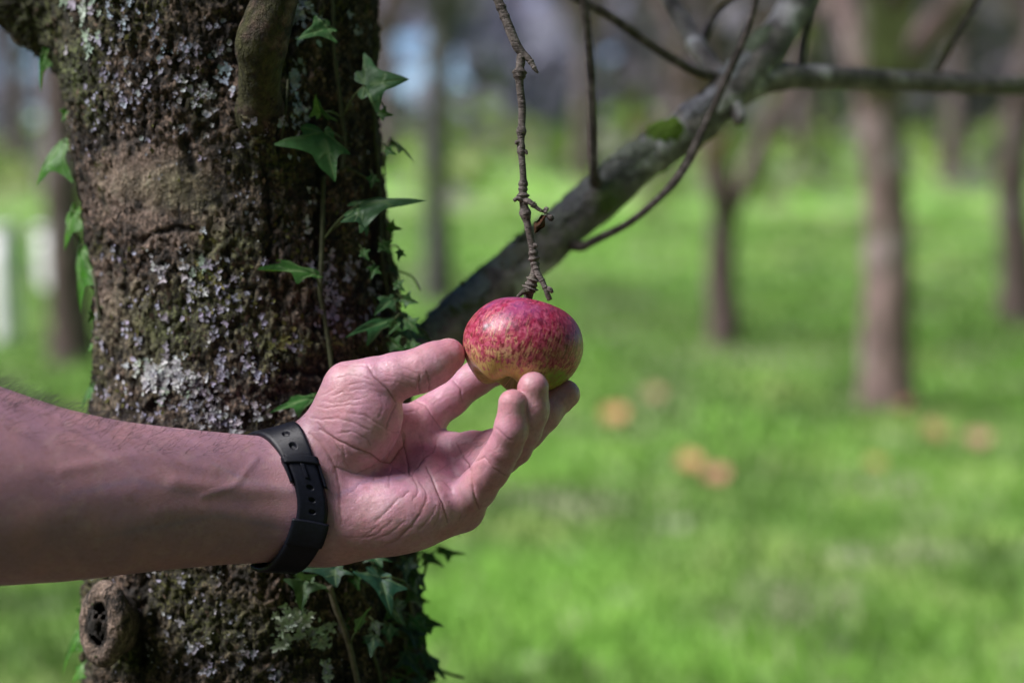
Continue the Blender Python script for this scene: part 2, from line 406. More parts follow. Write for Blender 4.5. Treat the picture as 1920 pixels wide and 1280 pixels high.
M_HAIR = m_plain('hair', (.015, .011, .009), .5, 50, .1); M_WHITE = m_plain('whitewash', (.80, .80, .82), .8, 6, .12, 0, .003, .2)
M_GRASS = m_attr('grass_blade', .6, .3, 20, .15, .3); M_WOOD = m_attr('woodland_twigs', .9, .1, 3, .2, .4); M_FALLEN = m_attr('fallen_leaf', .6, .3, 60, .25, .2)
M_GROUND = m_ground(); M_CROWN = m_attr("apple_leaves", .5, .4, 80, .2, .3); NLEAF = 36
# ================================================================== ARM AND HAND (one continuous surface)
AP_C = C(981, 648, 0)                    # apple centre
def px(n): return n / FPX * 780.0        # photograph pixels -> mm at the focal plane
_st = [(-900, 640, 1110, 66, 44), (-700, 640, 1120, 66, 46), (-500, 640, 1120, 64, 45), (-300, 655, 1112, 56, 42), (-100, 695, 1102, 46, 39), (0, 727, 1095, 40, 37), (100, 762, 1089, 34, 35), (200, 787, 1079, 27, 32), (300, 801, 1067, 20, 29),
       (420, 813, 1056, 10, 25), (500, 820, 1052, 4, 23), (560, 822, 1050, 1, 22), (610, 835, 1046, 0, 21), (660, 880, 1040, 0, 19)]
_fx = []
for x, a, b, z, rz in _st:
    u = C(x, a, z); v = C(x, b, z); _fx.append((u[0], (u[1] + v[1]) / 2, (u[1] - v[1]) / 2, z, rz))
_fx = np.array(_fx); _xs = np.linspace(_fx[0, 0], _fx[-1, 0], 300)
_sm = [np.interp(_xs, _fx[:, 0], _fx[:, i]) for i in range(1, 5)]
_kk = np.hanning(27); _kk /= _kk.sum()
_sm = [np.convolve(np.pad(q, 13, mode='edge'), _kk, 'valid') for q in _sm]
def forearm(p):
    x = p[:, 0]; cy, ry, cz, rz = [np.interp(x, _xs, q) for q in _sm]
    y = p[:, 1] - cy; z = p[:, 2] - cz
    k0 = np.sqrt((y / ry) ** 2 + (z / rz) ** 2) + 1e-9; k1 = np.sqrt((y / ry ** 2) ** 2 + (z / rz ** 2) ** 2) + 1e-9
    d = k0 * (k0 - 1) / k1
    d = smin(-smin(-d, -(x - _xs[-1]), 14), 1e3, 1)            # rounded end inside the palm
    return -smin(-d, -(_xs[0] - x), 25)
FING = {}
def fing(name, L):
    L = np.array(L, float); FING[name] = (CL(L[:, :3]), L[:, 3])
fing('thumb', [(655, 728, 7, 12.2), (700, 714, 9, 11.3), (745, 705, 10, 11.2), (778, 697, 10, 10.4), (792, 693, 10, 10.4), (815, 681, 8, 10.3), (841, 667, 6, 8.4)])
fing('index', [(775, 806, -26, 10.4), (805, 778, -29, 9.6), (845, 746, -33, 9.3), (884, 715, -36, 8.5), (898, 706, -37, 8.5), (935, 688, -40, 8.3), (968, 674, -41, 7.6), (1004, 664, -38, 6.8)])
fing('middle', [(834, 852, -24, 10.8), (885, 846, -14, 10.0), (930, 840, -4, 9.5), (963, 832, 3, 8.8), (990, 806, 5, 8.5), (1012, 783, 5, 7.9), (1022, 773, 4, 7.9), (1060, 738, -3, 7.1)])
fing('ring', [(858, 897, -16, 10.6), (905, 872, -2, 9.6), (940, 854, 8, 9.2), (963, 838, 15, 8.7), (982, 806, 21, 8.4), (994, 777, 25, 8.05), (997, 765, 26, 8.0), (1000, 727, 28, 7.6)])
fing('pinky', [(866, 952, -4, 10.4), (895, 915, 9, 9.3), (920, 882, 17, 8.6), (931, 864, 21, 8.25), (946, 838, 27, 7.9), (957, 812, 31, 7.45), (959, 800, 32, 7.4), (961, 756, 33, 6.75)])
# let the four holding fingertips just meet the apple
APA, APB = 30.2, 24.2
def apple_d(p): return ell(p[None], AP_C, np.eye(3), np.array([APA, APB, APA]))[0]
for nm, sg in (('thumb', 0), ('index', -1), ('middle', -1), ('ring', 1)):
    P, r = FING[nm]
    if sg:
        for _ in range(60):
            g = apple_d(P[-1]) - (r[-1] - 1.6)
            if abs(g) < .05: break
            P[-1, 2] -= sg * np.clip(g, -1, 1); P[-2, 2] -= sg * np.clip(g, -1, 1) * .8; P[-3, 2] -= sg * np.clip(g, -1, 1) * .5
    print('tip', nm, P[-1].round(1), 'gap', round(float(apple_d(P[-1]) - r[-1]), 2))
META = [(C(604, 862, -4), C(775, 806, -26), 17, 10.4), (C(604, 900, -5), C(834, 852, -25), 18, 10.8), (C(604, 945, -5), C(858, 897, -18), 18, 10.8), (C(612, 985, -3), C(866, 952, -6), 16.5, 10.6)]
def axes(u, n):
    u = u / np.linalg.norm(u); n = n - u * (n @ u); n /= np.linalg.norm(n); return np.array([u, np.cross(n, u), n])
TH_M = axes(C(690, 720, 10) - C(640, 840, 4), np.array([-.15, .1, 1.])); TH_C = C(671, 789, 6)
HY_M = axes(C(820, 965, 0) - C(640, 985, 0), np.array([0, -.1, 1.])); HY_C = C(735, 962, 3)
def hand_parts(p):
    pm = None
    for a, b, ra, rb in META:
        d = cap(p, a, b, ra, rb); pm = d if pm is None else smin(pm, d, 9)
    pm = smin(pm, ell(p, HY_C, HY_M, np.array([34, 20.5, 19.5])), 9)
    pm = smin(pm, cap(p, C(800, 880, -6), C(838, 948, 0), 8.5, 9), 10)     # pads under the fingers
    arm = forearm(p)
    base = smin(pm, arm, 16)
    tm = cap(p, C(606, 838, 0), C(655, 726, 7), 14, 12.4)
    base = smin(base, tm, 13)
    web = cap(p, C(690, 770, -8), C(765, 800, -22), 9.5, 8.5); base = smin(base, web, 10)
    th = ell(p, TH_C, TH_M, np.array([26.5, 21.3, 17.5]))
    base = smin(base, th, 5.0)
    out = {'arm': arm, 'palm': base}
    for k, (P, r) in FING.items():
        f = chain(p, P, r, 3.0)
        out[k] = smin(base, f, 4.5 if k == 'thumb' else 6.0); out['_' + k] = f
    return out
def hand(p):
    o = hand_parts(p); d = o['thumb']
    for k in ('index', 'middle', 'ring', 'pinky'): d = smin(d, o[k], .8)
    return d
xs = np.concatenate([np.arange(-480, -112, 4.0), np.arange(-112, 42, 1.15)])
V, Q = nets(hand, xs, np.arange(-125, 22, 1.15), np.concatenate([np.arange(-56, 46, 1.15), np.arange(46, 116, 2.5)]))
V, _ = project(hand, V, 2); V, Q = subdiv(V, Q)
V, N = project(hand, V, 1)
o = hand_parts(V); names = ['thumb', 'index', 'middle', 'ring', 'pinky']
fd = np.stack([o['_' + k] for k in names]); lab = np.where(fd.min(0) < o['palm'] + .8, fd.argmin(0), 5)
Pp = toP(V); front = sstep(-.05, .25, N[:, 2])
def Z8(*L): return [(580 + x * .2188, 780 + y * .2188) for x, y in L]
def Z3(*L): return [(560 + x * .2187, 620 + y * .2187) for x, y in L]
def Z1(*L): return [(560 + x * .4218, 540 + y * .4218) for x, y in L]
PAL = {5}; PT = {5, 0}; ALLF = {0, 1, 2, 3, 4, 5}
CR = [  # polyline, half width px, depth mm, groups
 (Z8((90, 110), (230, 200), (400, 280), (520, 320), (610, 390), (690, 400), (750, 320), (810, 240), (810, 150)), 3.4, 1.15, PAL),
 (Z8((790, 150), (810, 260), (840, 370), (860, 510)), 2.9, 1.25, PAL), (Z8((870, 515), (930, 440), (990, 350), (1060, 310), (1100, 200)), 2.6, .75, PAL),
 (Z8((1000, 430), (1060, 550), (1100, 650), (1150, 760), (1180, 900)), 3.2, 1.3, PAL), (Z8((1055, 550), (1150, 560), (1230, 640), (1290, 740)), 2.6, .5, PAL),
 (Z8((1310, 340), (1370, 420), (1390, 550), (1420, 700), (1450, 790)), 3.4, 1.2, {5, 4, 3}), (Z8((1350, 350), (1420, 260), (1540, 220)), 2.6, .6, {5, 3, 2}),
 (Z8((1400, 400), (1500, 350), (1580, 450), (1700, 520)), 2.8, .8, {4}), (Z8((880, 510), (930, 600), (930, 650), (890, 720)), 3.0, .5, PAL),
 (Z8((850, 640), (760, 720), (650, 830), (560, 900)), 3.6, .5, PAL), (Z8((1000, 700), (960, 820), (880, 940), (760, 1050), (650, 1110)), 3.8, .5, PAL),
 (Z8((1090, 770), (1030, 880), (950, 970)), 3.0, .35, PAL), (Z8((1130, 740), (1110, 850), (1060, 950)), 2.8, .35, PAL), (Z8((700, 900), (590, 1000), (490, 1040)), 3.4, .35, PAL),
 (Z8((230, 440), (330, 470), (400, 490), (520, 440), (600, 400)), 2.4, .6, PAL), (Z8((290, 240), (310, 390), (340, 450)), 2.2, .4, PAL),
 (Z8((0, 150), (100, 240), (180, 350), (230, 450), (260, 600), (260, 760), (275, 920)), 5.5, .6, PAL), (Z8((70, 60), (150, 140), (300, 330)), 2.6, .55, PAL),
 (Z8((230, 150), (380, 130), (500, 200), (530, 260)), 2.2, .5, PAL), (Z8((940, 160), (970, 260), (980, 400)), 2.2, .4, PAL), (Z8((1060, 510), (1180, 420), (1290, 370)), 2.2, .4, PAL),
 (Z8((720, 420), (690, 520), (680, 600)), 2.6, .4, PAL), (Z8((850, 520), (780, 470), (720, 440)), 2.4, .35, PAL), (Z8((560, 420), (540, 480), (560, 560)), 2.4, .3, PAL),
 (Z8((940, 560), (1000, 640), (1010, 720)), 2.6, .5, PAL), (Z8((1290, 740), (1310, 820), (1290, 900)), 2.8, .5, PAL), (Z8((270, 600), (350, 640), (430, 700)), 2.2, .3, PAL),
 (Z8((330, 680), (420, 590), (500, 560)), 2.2, .3, PAL), (Z8((1600, 100), (1680, 170), (1740, 218)), 2.4, .6, {4}), (Z8((1600, 290), (1640, 230)), 2.0, .3, {4}),
 (Z8((560, 1050), (680, 1010), (820, 900)), 3.2, .25, PAL), (Z8((430, 1060), (560, 960), (640, 900)), 3.0, .22, PAL),
 (Z3((590, 300), (650, 400), (760, 500), (830, 610)), 3.2, 1.0, PT), (Z3((330, 300), (520, 290), (600, 312)), 2.4, .4, PT), (Z3((310, 405), (430, 385), (530, 390), (620, 420)), 2.2, .4, PT),
 (Z3((280, 560), (370, 520), (570, 500)), 2.1, .4, PT), (Z3((200, 600), (300, 620), (420, 600), (600, 570)), 2.1, .4, PT), (Z3((160, 650), (250, 662), (350, 640), (590, 630)), 2.2, .45, PT),
 (Z3((100, 740), (190, 760), (330, 750), (460, 780), (600, 850)), 2.4, .55, PT), (Z3((400, 705), (560, 720), (640, 770), (740, 830)), 2.3, .5, PT), (Z3((830, 640), (780, 730), (740, 830)), 3.4, .5, PT),
 (Z3((750, 840), (800, 870), (890, 860)), 2.6, .5, PT), (Z3((700, 560), (720, 650), (690, 760)), 2.3, .3, PT), (Z3((440, 460), (560, 440), (660, 480)), 2.0, .3, PT), (Z3((150, 560), (230, 540), (300, 500)), 2.0, .3, PT),
 (Z3((1040, 370), (1030, 440), (1040, 535)), 2.6, .75, {0}), (Z3((1095, 350), (1120, 460), (1105, 540)), 2.8, .8, {0}), (Z3((730, 430), (850, 440), (960, 470), (1000, 490)), 1.9, .35, {0}),
 (Z3((860, 300), (950, 340), (1020, 365)), 1.9, .3, {0}), (Z3((800, 360), (900, 390), (1010, 420)), 1.8, .28, {0}), (Z3((640, 330), (760, 380), (860, 400)), 1.8, .25, {0}),
 (Z3((1000, 600), (1090, 640), (1150, 740), (1215, 830)), 2.8, .7, {1, 5}), (Z3((1320, 420), (1390, 500), (1405, 610)), 2.6, .6, {1}), (Z3((1160, 630), (1240, 570), (1340, 540)), 2.2, .35, {1}), (Z3((910, 700), (1000, 690), (1080, 740)), 2.2, .35, {1, 5}),
 (Z1((720, 700), (790, 670), (870, 668)), 1.9, .35, {2}), (Z1((740, 735), (780, 690), (860, 683)), 1.9, .35, {2}), (Z1((700, 690), (735, 760), (760, 800)), 2.4, .6, {2, 5}), (Z1((1010, 600), (1070, 640)), 2.0, .3, {3}), (Z1((1000, 480), (1015, 560), (1000, 660)), 1.8, .25, {3}),
]
disp = np.zeros(len(V)); line = np.zeros(len(V))
near = (Pp[:, 0] > 560) & (N[:, 2] > -.1)
for L, wd, dp, gs in CR:
    L = np.array(L); lo = L.min(0) - 6 * wd; hi = L.max(0) + 6 * wd
    m = near & (Pp > lo).all(1) & (Pp < hi).all(1) & np.isin(lab, list(gs)); ii = np.nonzero(m)[0]
    if not len(ii): continue
    jit = fbm(np.concatenate([Pp[ii] / 9, np.zeros((len(ii), 1))], 1), 3, 5) * 2.0
    d = polydist(Pp[ii] + jit[:, None], L); g = np.exp(-(d / (wd * .46)) ** 2)
    disp[ii] += (-dp * .62 * g + .13 * dp * np.exp(-((d - 2.4 * wd) / (1.5 * wd)) ** 2)) * front[ii]
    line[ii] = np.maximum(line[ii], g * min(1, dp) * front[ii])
palmish = sstep(585, 640, Pp[:, 0])
disp += palmish * (.30 * fbm(V / 9.0, 3, 3) + .10 * fbm(V / 2.6, 3, 9)) + (1 - palmish) * .35 * fbm(V / np.array([30, 14, 14.]), 2, 4)
rg = 1 - np.abs(fbm(V / np.array([7, 3.2, 5.]) + .6 * fbm(V / 6, 2, 2)[:, None], 3, 21)); disp -= palmish * front * .08 * sstep(.86, 1.0, rg)
# tendons and veins of the inner forearm
for L, wd, dp in [([(330, 905), (430, 915), (548, 918)], 16, .7), ([(300, 960), (420, 960), (540, 975)], 18, .4), ([(120, 880), (260, 850), (400, 880)], 12, .35), ([(480, 860), (440, 910), (380, 930)], 7, .3)]:
    m = (N[:, 2] > 0) & (lab == 5); d = polydist(Pp[m], np.array(L)); disp[m] += dp * np.exp(-(d / wd) ** 2)
disp[(lab != 5) & (Pp[:, 0] > 560)] *= .9
V2 = V + N * disp[:, None]
ad = ell(V2, AP_C, np.eye(3), np.array([APA, APB, APA])); ag = (V2 - AP_C) / np.array([APA, APB, APA]) ** 2; ag /= np.linalg.norm(ag, axis=1, keepdims=True)
V2 = V2 + ag * (np.maximum(0, .25 - ad) * (ad > -6) * (lab != 5))[:, None]        # the pads flatten where they press on the fruit
# pigment: pink palm, redder pads, browner arm; creases redder with shade painted in
arm_c = np.array([.36, .20, .262]); palm_c = np.array([.60, .305, .41]); pad_c = np.array([.58, .235, .295]); crs_shade = np.array([.22, .075, .085])
tint = arm_c + (palm_c - arm_c) * palmish[:, None]
for i, k in enumerate(names):
    P, r = FING[k]; g = np.exp(-(np.linalg.norm(V - P[-1], axis=1) / 14) ** 2) * (lab == i); tint = tint + (pad_c - tint) * (.9 * g)[:, None]
    back = sstep(.1, -.5, N[:, 2]) * (lab == i); tint = tint + (np.array([.46, .28, .235]) - tint) * (.6 * back)[:, None]
tint = tint + (crs_shade - tint) * (.75 * line)[:, None]
bl = sstep(.05, .5, fbm(V / 16, 3, 31)) * palmish; tint = tint + (np.array([.55, .26, .30]) - tint) * (.5 * bl)[:, None]
pa = sstep(.1, .5, fbm(V / 11, 3, 37)) * palmish; tint = tint + (np.array([.66, .46, .50]) - tint) * (.45 * pa)[:, None]
vn_ = np.zeros(len(V))
for L, wd in [([(250, 900), (380, 930), (470, 905), (560, 925)], 6), ([(300, 985), (420, 965), (520, 990)], 5), ([(400, 870), (470, 905)], 4), ([(630, 930), (690, 900), (720, 860)], 4), ([(640, 880), (700, 900), (770, 890)], 3.5), ([(120, 930), (250, 900)], 7), ([(180, 1010), (300, 985)], 6)]:
    m = N[:, 2] > 0; d = polydist(Pp[m] + 5 * fbm(V[m] / 15, 2, 91)[:, None], np.array(L)); vn_[m] = np.maximum(vn_[m], np.exp(-(d / wd) ** 2))
tint = tint + (tint * np.array([.72, .92, 1.08]) - tint) * (.55 * vn_)[:, None]
mot = fbm(V / 5.5, 3, 95); tint = tint * (1 + np.array([.02, .10, .08]) * (mot * palmish * 1.6)[:, None])
fr_ = sstep(.42, .55, fbm(V / 2.3, 2, 97)) * (1 - palmish); tint = tint + (np.array([.24, .12, .11]) - tint) * (.35 * fr_)[:, None]
# nails (on the backs of the tips)
ndir = {'thumb': (-.15, .75, -.65), 'index': (.2, .3, -1), 'middle': (.75, -.35, -.55), 'ring': (.2, -.05, -1), 'pinky': (.25, 0, -1)}
for i, k in enumerate(names):
    P, r = FING[k]; ax = P[-1] - P[-2]; ax /= np.linalg.norm(ax); n = np.array(ndir[k], float); n -= ax * (n @ ax); n /= np.linalg.norm(n); sdv = np.cross(ax, n)
    q = V - P[-1]; u = (q @ ax - .1 * r[-1]) / (.95 * r[-1]); s = (q @ sdv) / (.72 * r[-1]); up = q @ n
    e = np.maximum(np.abs(u), np.abs(s)); e = (np.abs(u) ** 4 + np.abs(s) ** 4) ** .25
    m = (lab == i) & (up > .2 * r[-1]) & (e < 1.25)
    inside = sstep(1.05, .93, e) * m; rim = np.exp(-((e - 1.03) / .07) ** 2) * m
    V2 += n * (.35 * inside - .3 * rim)[:, None]
    tint = tint + (np.array([.66, .42, .38]) - tint) * (.8 * inside)[:, None]
    tipw = sstep(.62, .8, u) * inside; tint = tint + (np.array([.72, .66, .58]) - tint) * tipw[:, None]
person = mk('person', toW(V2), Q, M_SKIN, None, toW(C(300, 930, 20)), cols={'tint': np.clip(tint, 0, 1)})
tag(person, 'bare left forearm reaching in with an open palm, fingers curled round the apple', 'person')
# fine dark hairs on the arm (a part of the person)
tri = None
side = (np.abs(N[:, 2]) < .75) & (N[:, 1] > .25) & (Pp[:, 0] > -60) & (Pp[:, 0] < 560) & (lab == 5)
cand = np.nonzero(side)[0]; wts = sstep(600, 0, Pp[cand, 0]) * .8 + .35; wts /= wts.sum()
hb = MB()
for i in RNG.choice(cand, 1100, p=wts):
    b = V2[i] - N[i] * .3; L = RNG.uniform(5, 13); dr = N[i] * RNG.uniform(.25, .6) + np.array([RNG.uniform(.2, 1.1), RNG.uniform(-.2, .3), RNG.uniform(-.5, .5)]); dr /= np.linalg.norm(dr)
    m1 = b + dr * L * .5 + N[i] * .8; e = b + dr * L + np.array([1.5, -1.2, 0]) * RNG.uniform(0, 1)
    v, f = tube(toW(np.array([b, m1, e])), [5.5e-5, 4.5e-5, 1e-5], 5, 3, capend=False); hb.add(v, f)
cand = np.nonzero((lab == 5) & (N[:, 2] < .3) & (N[:, 2] > -.4) & (N[:, 1] < -.3) & (Pp[:, 0] > 850))[0]
for i in RNG.choice(cand, 40):
    b = V2[i] - N[i] * .3; dr = N[i] + np.array([.5, .1, RNG.uniform(-.4, .4)]); e = b + dr * RNG.uniform(1.5, 3)
    v, f = tube(toW(np.array([b, (b + e) / 2 + N[i] * .2, e])), [4e-5, 3e-5, 1e-5], 4, 3, capend=False); hb.add(v, f)
hair = hb.build('arm_hair', M_HAIR, person); tag(hair, kind='stuff')
# ================================================================== WRISTWATCH
def wrist_axis(x): return np.array([x, np.interp(x, _xs, _sm[0]), np.interp(x, _xs, _sm[2])])
def ray_r(a, d):
    lo, hi = 5.0, 60.0
    lo = np.full(len(a), lo); hi = np.full(len(a), hi)
    for _ in range(24):
        m = (lo + hi) / 2; f = hand(a + d * m[:, None]); hi = np.where(f > 0, m, hi); lo = np.where(f > 0, lo, m)
    return (lo + hi) / 2
X0, X1 = C(516, 930, 0)[0], px(82)
def strap_pt(th, wv):                    # th: 0 = up, 90 = towards the camera, 180 = down ; wv: across the strap (mm)
    s, c_ = np.sin(th), np.cos(th)
    x = X0 + X1 * s + wv * (1.0 - .06 * s); a = np.stack([x, np.interp(x, _xs, _sm[0]), np.interp(x, _xs, _sm[2])], -1)
    d = np.stack([np.zeros_like(x), c_, s], -1); return a, d
WS = np.array([-7.6, 0., 7.6])
def strap_r(th, q):
    r = ray_r(*strap_pt(th, np.full_like(th, q))); k = np.hanning(17); k /= k.sum(); pad = np.concatenate([r[-8:], r, r[:8]]); return np.maximum(np.convolve(pad, k, 'valid'), r - .5) + .15
NT_ = 420; TH = np.linspace(0, 2 * np.pi, NT_, endpoint=False); SRW = [strap_r(TH, q) for q in WS]; SRW[1] = np.minimum(SRW[1], (SRW[0] + SRW[2]) / 2 + .6)
def srad(th, wv=0.0):
    m = np.mod(th, 2 * np.pi); L = [np.interp(m, np.append(TH, 2 * np.pi), np.append(r, r[0])) for r in SRW]; u = np.clip(np.asarray(wv) / 7.6, -1.3, 1.3)
    lin = (L[0] + L[2]) / 2 + (L[2] - L[0]) / 2 * u; return lin + np.maximum(0, L[1] - (L[0] + L[2]) / 2) * (1 - np.minimum(1, u * u))
def band(t0, t1, nt, w0, w1, nw, lift, thick, holes=(), closed=False, wfn=None):
    """a slab that follows the wrist; returns V,F (mm)"""
    ts = np.linspace(R_(t0), R_(t1), nt, endpoint=not closed); ws = np.linspace(-1, 1, nw)
    def surf(h, inset=0):
        T, W = np.meshgrid(ts, ws, indexing='ij'); ctr = (w0 + w1) / 2; hw = (w1 - w0) / 2 - inset
        wf = wfn(T) if wfn else 1.0
        th = T.ravel(); wv = (ctr + W * hw * wf).ravel(); rnd = -.55 * np.clip((np.abs(W).ravel() - .8) / .2, 0, 1) ** 2 * (h > lift + .01)
        a, d = strap_pt(th, wv); hh = srad(th, wv) + h + rnd
        for hx, hw_, hr, hd in holes:
            q = ((np.degrees(th) - hx) / hr) ** 2 + ((wv - hw_) / hd) ** 2; hh = hh - 1.5 * sstep(1.25, .8, q) * (h > lift + .01)
        return a + d * hh[:, None]
    A = surf(lift + thick); B = surf(lift); n = nt; F = []
    tot = n * nw; rng = n if closed else n - 1
    for i in range(rng):
        k = (i + 1) % n
        for j in range(nw - 1):
            F.append((i * nw + j, i * nw + j + 1, k * nw + j + 1, k * nw + j)); F.append((tot + i * nw + j, tot + k * nw + j, tot + k * nw + j + 1, tot + i * nw + j + 1))
        F.append((i * nw, k * nw, tot + k * nw, tot + i * nw)); F.append((i * nw + nw - 1, tot + i * nw + nw - 1, tot + k * nw + nw - 1, k * nw + nw - 1))
    if not closed:
        for j in range(nw - 1):
            F.append((j, tot + j, tot + j + 1, j + 1)); e = (n - 1) * nw; F.append((e + j, e + j + 1, tot + e + j + 1, tot + e + j))
    return np.concatenate([A, B]), F
watch = empty('wristwatch', toW(wrist_axis(X0))); tag(watch, 'black resin digital wristwatch strapped on the wrist, buckle side showing', 'watch')
def wpart(name, pieces, mat, parent=None):
    b = MB()
    for v, f in pieces: b.add(toW(v), f)
    return b.build(name, mat, parent or watch)
wpart('strap', [band(185, 428, 460, -7.8, 7.8, 44, 0, 2.2, [(360 + t, 0., 2.6, 1.5) for t in (20, 32)]), band(68, 142, 40, -7.8, 7.8, 14, 0, 2.0)], M_STRAP)
hs = [(t, 0.0, 2.6, 1.5) for t in (74, 86, 98)] + [(24, 0, 2.6, 1.5), (38, 0, 2.6, 1.5)]
tail = wpart('strap_tail', [band(40, 116, 260, -7.0, 7.4, 46, 2.25, 1.7, [(t, .3, 2.4, 1.5) for t in (70, 82, 94)])], M_STRAP)
wpart('strap_loop', [band(103, 128, 40, -9.4, 9.4, 16, 3.2, 2.3)], M_STRAP)
wpart('buckle', [band(44, 49, 10, -9.2, 9.4, 14, 2.0, 3.4), band(44, 66, 30, -9.4, -7.7, 8, .8, 3.6), band(44, 66, 30, 8.0, 9.6, 8, .8, 3.6), band(50, 62, 20, -1.0, 1.2, 8, 3.4, 1.5)], M_STRAP)
wpart('lower_strap', [band(124, 190, 80, -8.4, 8.6, 20, 2.0, 2.6, (), False)], M_STRAP)
# the case sits on the back of the wrist
def case_box(cx, hw, hh, z0, z1, bev, nseg=6):
    pts = []
    for sx, sy in ((1, 1), (-1, 1), (-1, -1), (1, -1)):
        a0 = {(1, 1): 0, (-1, 1): 90, (-1, -1): 180, (1, -1): 270}[(sx, sy)]
        for k in range(nseg + 1):
            a = R_(a0 + 90 * k / nseg); pts.append((sx * (hw - bev) + bev * math.cos(a), sy * (hh - bev) + bev * math.sin(a)))
    n = len(pts); prof = [(z0, .9), (z0 - .15 * (z0 - z1), 1.0), (z0 - .75 * (z0 - z1), 1.0), (z1, .9)]
    V = []; F = []
    for z, s in prof: V += [(cx[0] + x * s, cx[1] + y * s, z) for x, y in pts]
    for i in range(3):
        for j in range(n): F.append((i * n + j, i * n + (j + 1) % n, (i + 1) * n + (j + 1) % n, (i + 1) * n + j))
    F += [tuple(range(n))[::-1], tuple(range(3 * n, 4 * n))]
    return np.array(V), F
ta = strap_pt(np.array([R_(270)]), np.array([0.])); bk = (ta[0] + ta[1] * (srad(np.array([R_(270)])) + .0)[:, None])[0]
wpart('watch_case', [case_box(bk, 17, 19, bk[2] - .2, bk[2] - 9, 5)], M_STRAP)
wpart('watch_glass', [case_box(bk, 12.5, 11, bk[2] - 9.05, bk[2] - 9.8, 2)], m_plain('dark_glass', (.02, .025, .022), .08, 100, .1))
for k, (dx, dy) in enumerate(((-17, 8), (-17, -8), (17, 8), (17, -8))):
    v, f = tube(np.array([(bk[0] + dx * .97, bk[1] + dy, bk[2] - 4.5), (bk[0] + dx * 1.09, bk[1] + dy, bk[2] - 4.5)]), [1.4, 1.2], 4, 10); wpart('button', [(v, f)], M_METAL)
v, f = tube(np.array([C(508, 1064, -6), C(522, 1061, -1), C(534, 1056, 4)]), [.55, .6, .5], 8, 8); wpart('spring_bar', [(v, f)], M_METAL)
# ================================================================== APPLE
nth, nph = 220, 150
ph = np.linspace(0.0, np.pi, nph); tt = np.linspace(0, 2 * np.pi, nth, endpoint=False)
PH, TT = np.meshgrid(ph, tt, indexing='ij'); phf = PH.ravel(); ttf = TT.ravel()
rad_ = APA * np.sin(phf) ** .88; hgt = APB * 1.12 * np.sign(np.cos(phf)) * np.abs(np.cos(phf)) ** 1.0
hgt = hgt - 10.5 * np.exp(-(rad_ / 9.0) ** 2) * (phf < 1.5) + 8.5 * np.exp(-(rad_ / 9.5) ** 2) * (phf > 1.6)
lob = np.cos(5 * ttf + .9); low = sstep(1.5, 2.9, phf)
rad_ = rad_ * (1 + .012 * np.cos(2 * ttf + 1) + .010 * np.cos(3 * ttf)) * (1 + .035 * lob * low * sstep(3.1, 2.6, phf)); hgt = hgt - 1.9 * (lob + .2) * low * np.exp(-((rad_ - 15) / 9) ** 2)
A = np.stack([rad_ * np.cos(ttf), hgt, rad_ * np.sin(ttf)], 1)
A += (A / np.linalg.norm(A, axis=1, keepdims=True)) * (.35 * fbm(A / 12, 3, 8))[:, None]
a1, a2 = R_(-15), R_(-13)                 # eye of the apple leans to the camera and to the left
Rz = np.array([[math.cos(a1), -math.sin(a1), 0], [math.sin(a1), math.cos(a1), 0], [0, 0, 1]]); Rx = np.array([[1, 0, 0], [0, math.cos(a2), -math.sin(a2)], [0, math.sin(a2), math.cos(a2)]])
A = A @ (Rz @ Rx).T
A[:, 1] -= (A[:, 1].max() + A[:, 1].min()) / 2; A[:, 1] *= px(181) / (A[:, 1].max() - A[:, 1].min()); A[:, 0] -= (A[:, 0].max() + A[:, 0].min()) / 2; A[:, 0] *= px(226) / (A[:, 0].max() - A[:, 0].min())
A = A + AP_C
F = [(i * nth + j, i * nth + (j + 1) % nth, (i + 1) * nth + (j + 1) % nth, (i + 1) * nth + j) for i in range(nph - 1) for j in range(nth)]
pa_ = toP(A); fr = A[:, 2] > AP_C[2]
def blob(x, y, r): return np.exp(-(((pa_[:, 0] - x) ** 2 + (pa_[:, 1] - y) ** 2) / r ** 2)) * fr
spot = np.clip(blob(911, 611, 4), 0, 1); scar = np.clip(blob(908, 617, 3.2) + .5 * blob(916, 612, 2.6) + .5 * blob(1028, 669, 4) + .3 * blob(967, 600, 3), 0, .9)
green = sstep(.35, .75, np.exp(-(((pa_[:, 0] - 1045) / 26) ** 2 + ((pa_[:, 1] - 707) / 20) ** 2)) * fr + .25 * fbm(A / 4, 3, 2))
apple = mk('apple', toW(A), np.array(F), M_APPLE, None, toW(AP_C), attrs={'pol': phf / np.pi, 'spot': spot, 'scar': scar, 'green': green},
           cols={'strk': np.stack([np.cos(ttf) * .5 + .5, np.sin(ttf) * .5 + .5, phf / np.pi], 1)})
tag(apple, 'ripe red apple streaked with yellow and green, held in the fingertips under its twig', 'apple')
